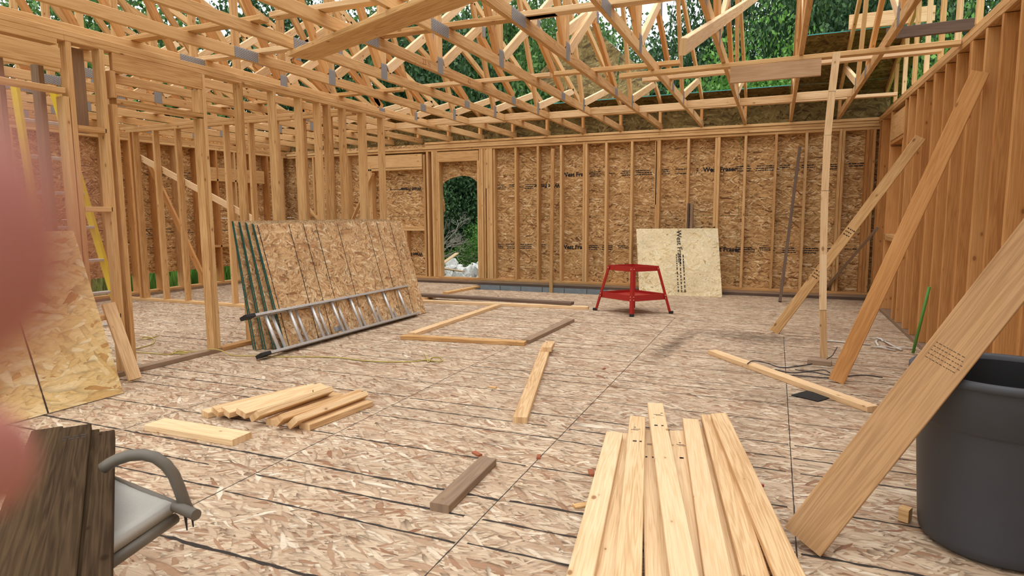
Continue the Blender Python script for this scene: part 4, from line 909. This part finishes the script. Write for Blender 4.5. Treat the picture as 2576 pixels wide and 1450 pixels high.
# pile of white stones behind the doorway
rr = random.Random(21); rock_me = []
for s_ in range(4):
    bm2 = bmesh.new(); bmesh.ops.create_icosphere(bm2, subdivisions=2, radius=1)
    for v in bm2.verts: v.co *= 1+rr.uniform(-.28, .28); v.co.z *= .7
    me = bpy.data.meshes.new('stone'); bm2.to_mesh(me); bm2.free(); me.materials.append(M['rock']); rock_me.append(me)
for i in range(96):
    row = i // 24; u = (i % 24)/23
    x = -7.25+u*2.0+rr.uniform(-.05, .05); y = 11.75+row*.24+rr.uniform(-.1, .1)
    top = -.02+.5*max(0, (u-.30))+(.14 if u < .33 else 0)
    z = -.35+(top+.35)*(row+.7)/4
    o = bpy.data.objects.new('stone', rock_me[i % 4]); C.objects.link(o); o.location = (x, y, z); s_ = rr.uniform(.06, .14); o.scale = (s_*1.4, s_, s_*.9); o.rotation_euler = (rr.uniform(0, 3), rr.uniform(0, 3), rr.uniform(0, 6))
    tag(o, 'white broken stone in the rubble heap behind the doorway', 'stone', 'white stones behind the doorway')
for k, (a, b) in enumerate((((-6.9, 11.75, .16), (-6.0, 11.7, .08)), ((-6.7, 11.7, .10), (-6.45, 12.3, .42)), ((-6.95, 11.6, .02), (-6.5, 11.62, .10)))):
    board('scrap_board', a, b, .12, .02, ['pale splintered plank lying low over the white stones', 'pale splintered plank slanting up the white stone heap', 'short pale plank at the left of the white stone heap'][k], 'board', 'planks on the stone heap', 'pale')
# weeds along the left wall and behind the doorway
gw = MB(); g2 = random.Random(4)
def blades(n, x0, x1, y0, y1, h0, h1):
    for _ in range(n):
        p = Vector((g2.uniform(x0, x1), g2.uniform(y0, y1), -.46)); hh = g2.uniform(h0, h1); a_ = g2.uniform(0, 6.28); w = Vector((math.cos(a_), math.sin(a_), 0))*g2.uniform(.02, .065); l_ = Vector((g2.uniform(-.15, .15), g2.uniform(-.15, .15), 0)); k = len(gw.v)
        gw.v += [p-w*.4, p+l_*.5+w+Vector((0, 0, hh*.6)), p+l_+Vector((0, 0, hh)), p+l_*.5-w+Vector((0, 0, hh*.55))]; gw.face([k, k+1, k+2, k+3], [(0, 0)]*4, (g2.random(), 0, 0, 1))
blades(16000, -13.5, -9.6, 4.5, 12, .35, .9); blades(1500, -9, -5, 12.3, 13.5, .2, .7)
tag(gw.build('grass', 'leaf_bright'), 'bright green weeds growing outside the left wall', 'grass', kind='stuff')

# ================================================================== the photographer's hand, fingertips straying in front of the lens
def cp(px, py, z): return EYE+ray(px, py)*z
hb = bmesh.new(); hv = []; he = []; hr = []
def chain(start, pts):
    prev = start
    for p, r in pts:
        hv.append(p); hr.append(r); i = len(hv)-1
        if prev is not None: he.append((prev, i))
        prev = i
    return prev
wrist = cp(-3600, 1900, .075)
hv.append(wrist); hr.append(.024)
fa = EYE+Rt*-.34-Up*.20-Df*.03; hv.append(fa); hr.append(.034); he.append((0, 1)); hv.append(EYE+Rt*-.50-Up*.30-Df*.08); hr.append(.040); he.append((1, 2))
palm = chain(0, [(cp(-2500, 1300, .075), .022)])
kn = []
for (px, py, z) in ((-1750, 800, .062), (-1500, 1150, .075), (-1500, 1500, .09), (-1600, 1850, .105)):
    kn.append(chain(palm, [(cp(px, py, z), .0095)]))
chain(kn[0], [(cp(-1000, 700, .050), .0082), (cp(-760, 660, .026), .0074), (cp(-330, 620, .0175), .0060), (cp(-160, 595, .0155), .0044)])
chain(kn[1], [(cp(-800, 1190, .070), .0080), (cp(-350, 1180, .066), .0068), (cp(-75, 1172, .056), .0058), (cp(-15, 1170, .055), .0048)])
chain(kn[2], [(cp(-900, 1540, .085), .0078), (cp(-550, 1640, .083), .0070), (cp(-420, 1700, .084), .006)])
chain(kn[3], [(cp(-1150, 1950, .10), .0068), (cp(-900, 2080, .10), .006), (cp(-800, 2120, .10), .0052)])
chain(palm, [(cp(-2500, 500, .062), .011), (cp(-2150, 50, .055), .0095), (cp(-1800, -250, .052), .0082), (cp(-1650, -330, .052), .0072)])
me = bpy.data.meshes.new('hand'); me.from_pydata([tuple(v) for v in hv], he, []); hand = bpy.data.objects.new('hand', me); C.objects.link(hand)
me.materials.append(M['skin'])
md = hand.modifiers.new('skin', 'SKIN'); md.use_smooth_shade = True
for i, r in enumerate(hr): me.skin_vertices[0].data[i].radius = (r, r)
me.skin_vertices[0].data[0].use_root = True
sb = hand.modifiers.new('sub', 'SUBSURF'); sb.levels = 2; sb.render_levels = 3
tag(hand, "photographer's hand with two blurred fingertips straying in front of the lens at the left", 'person')
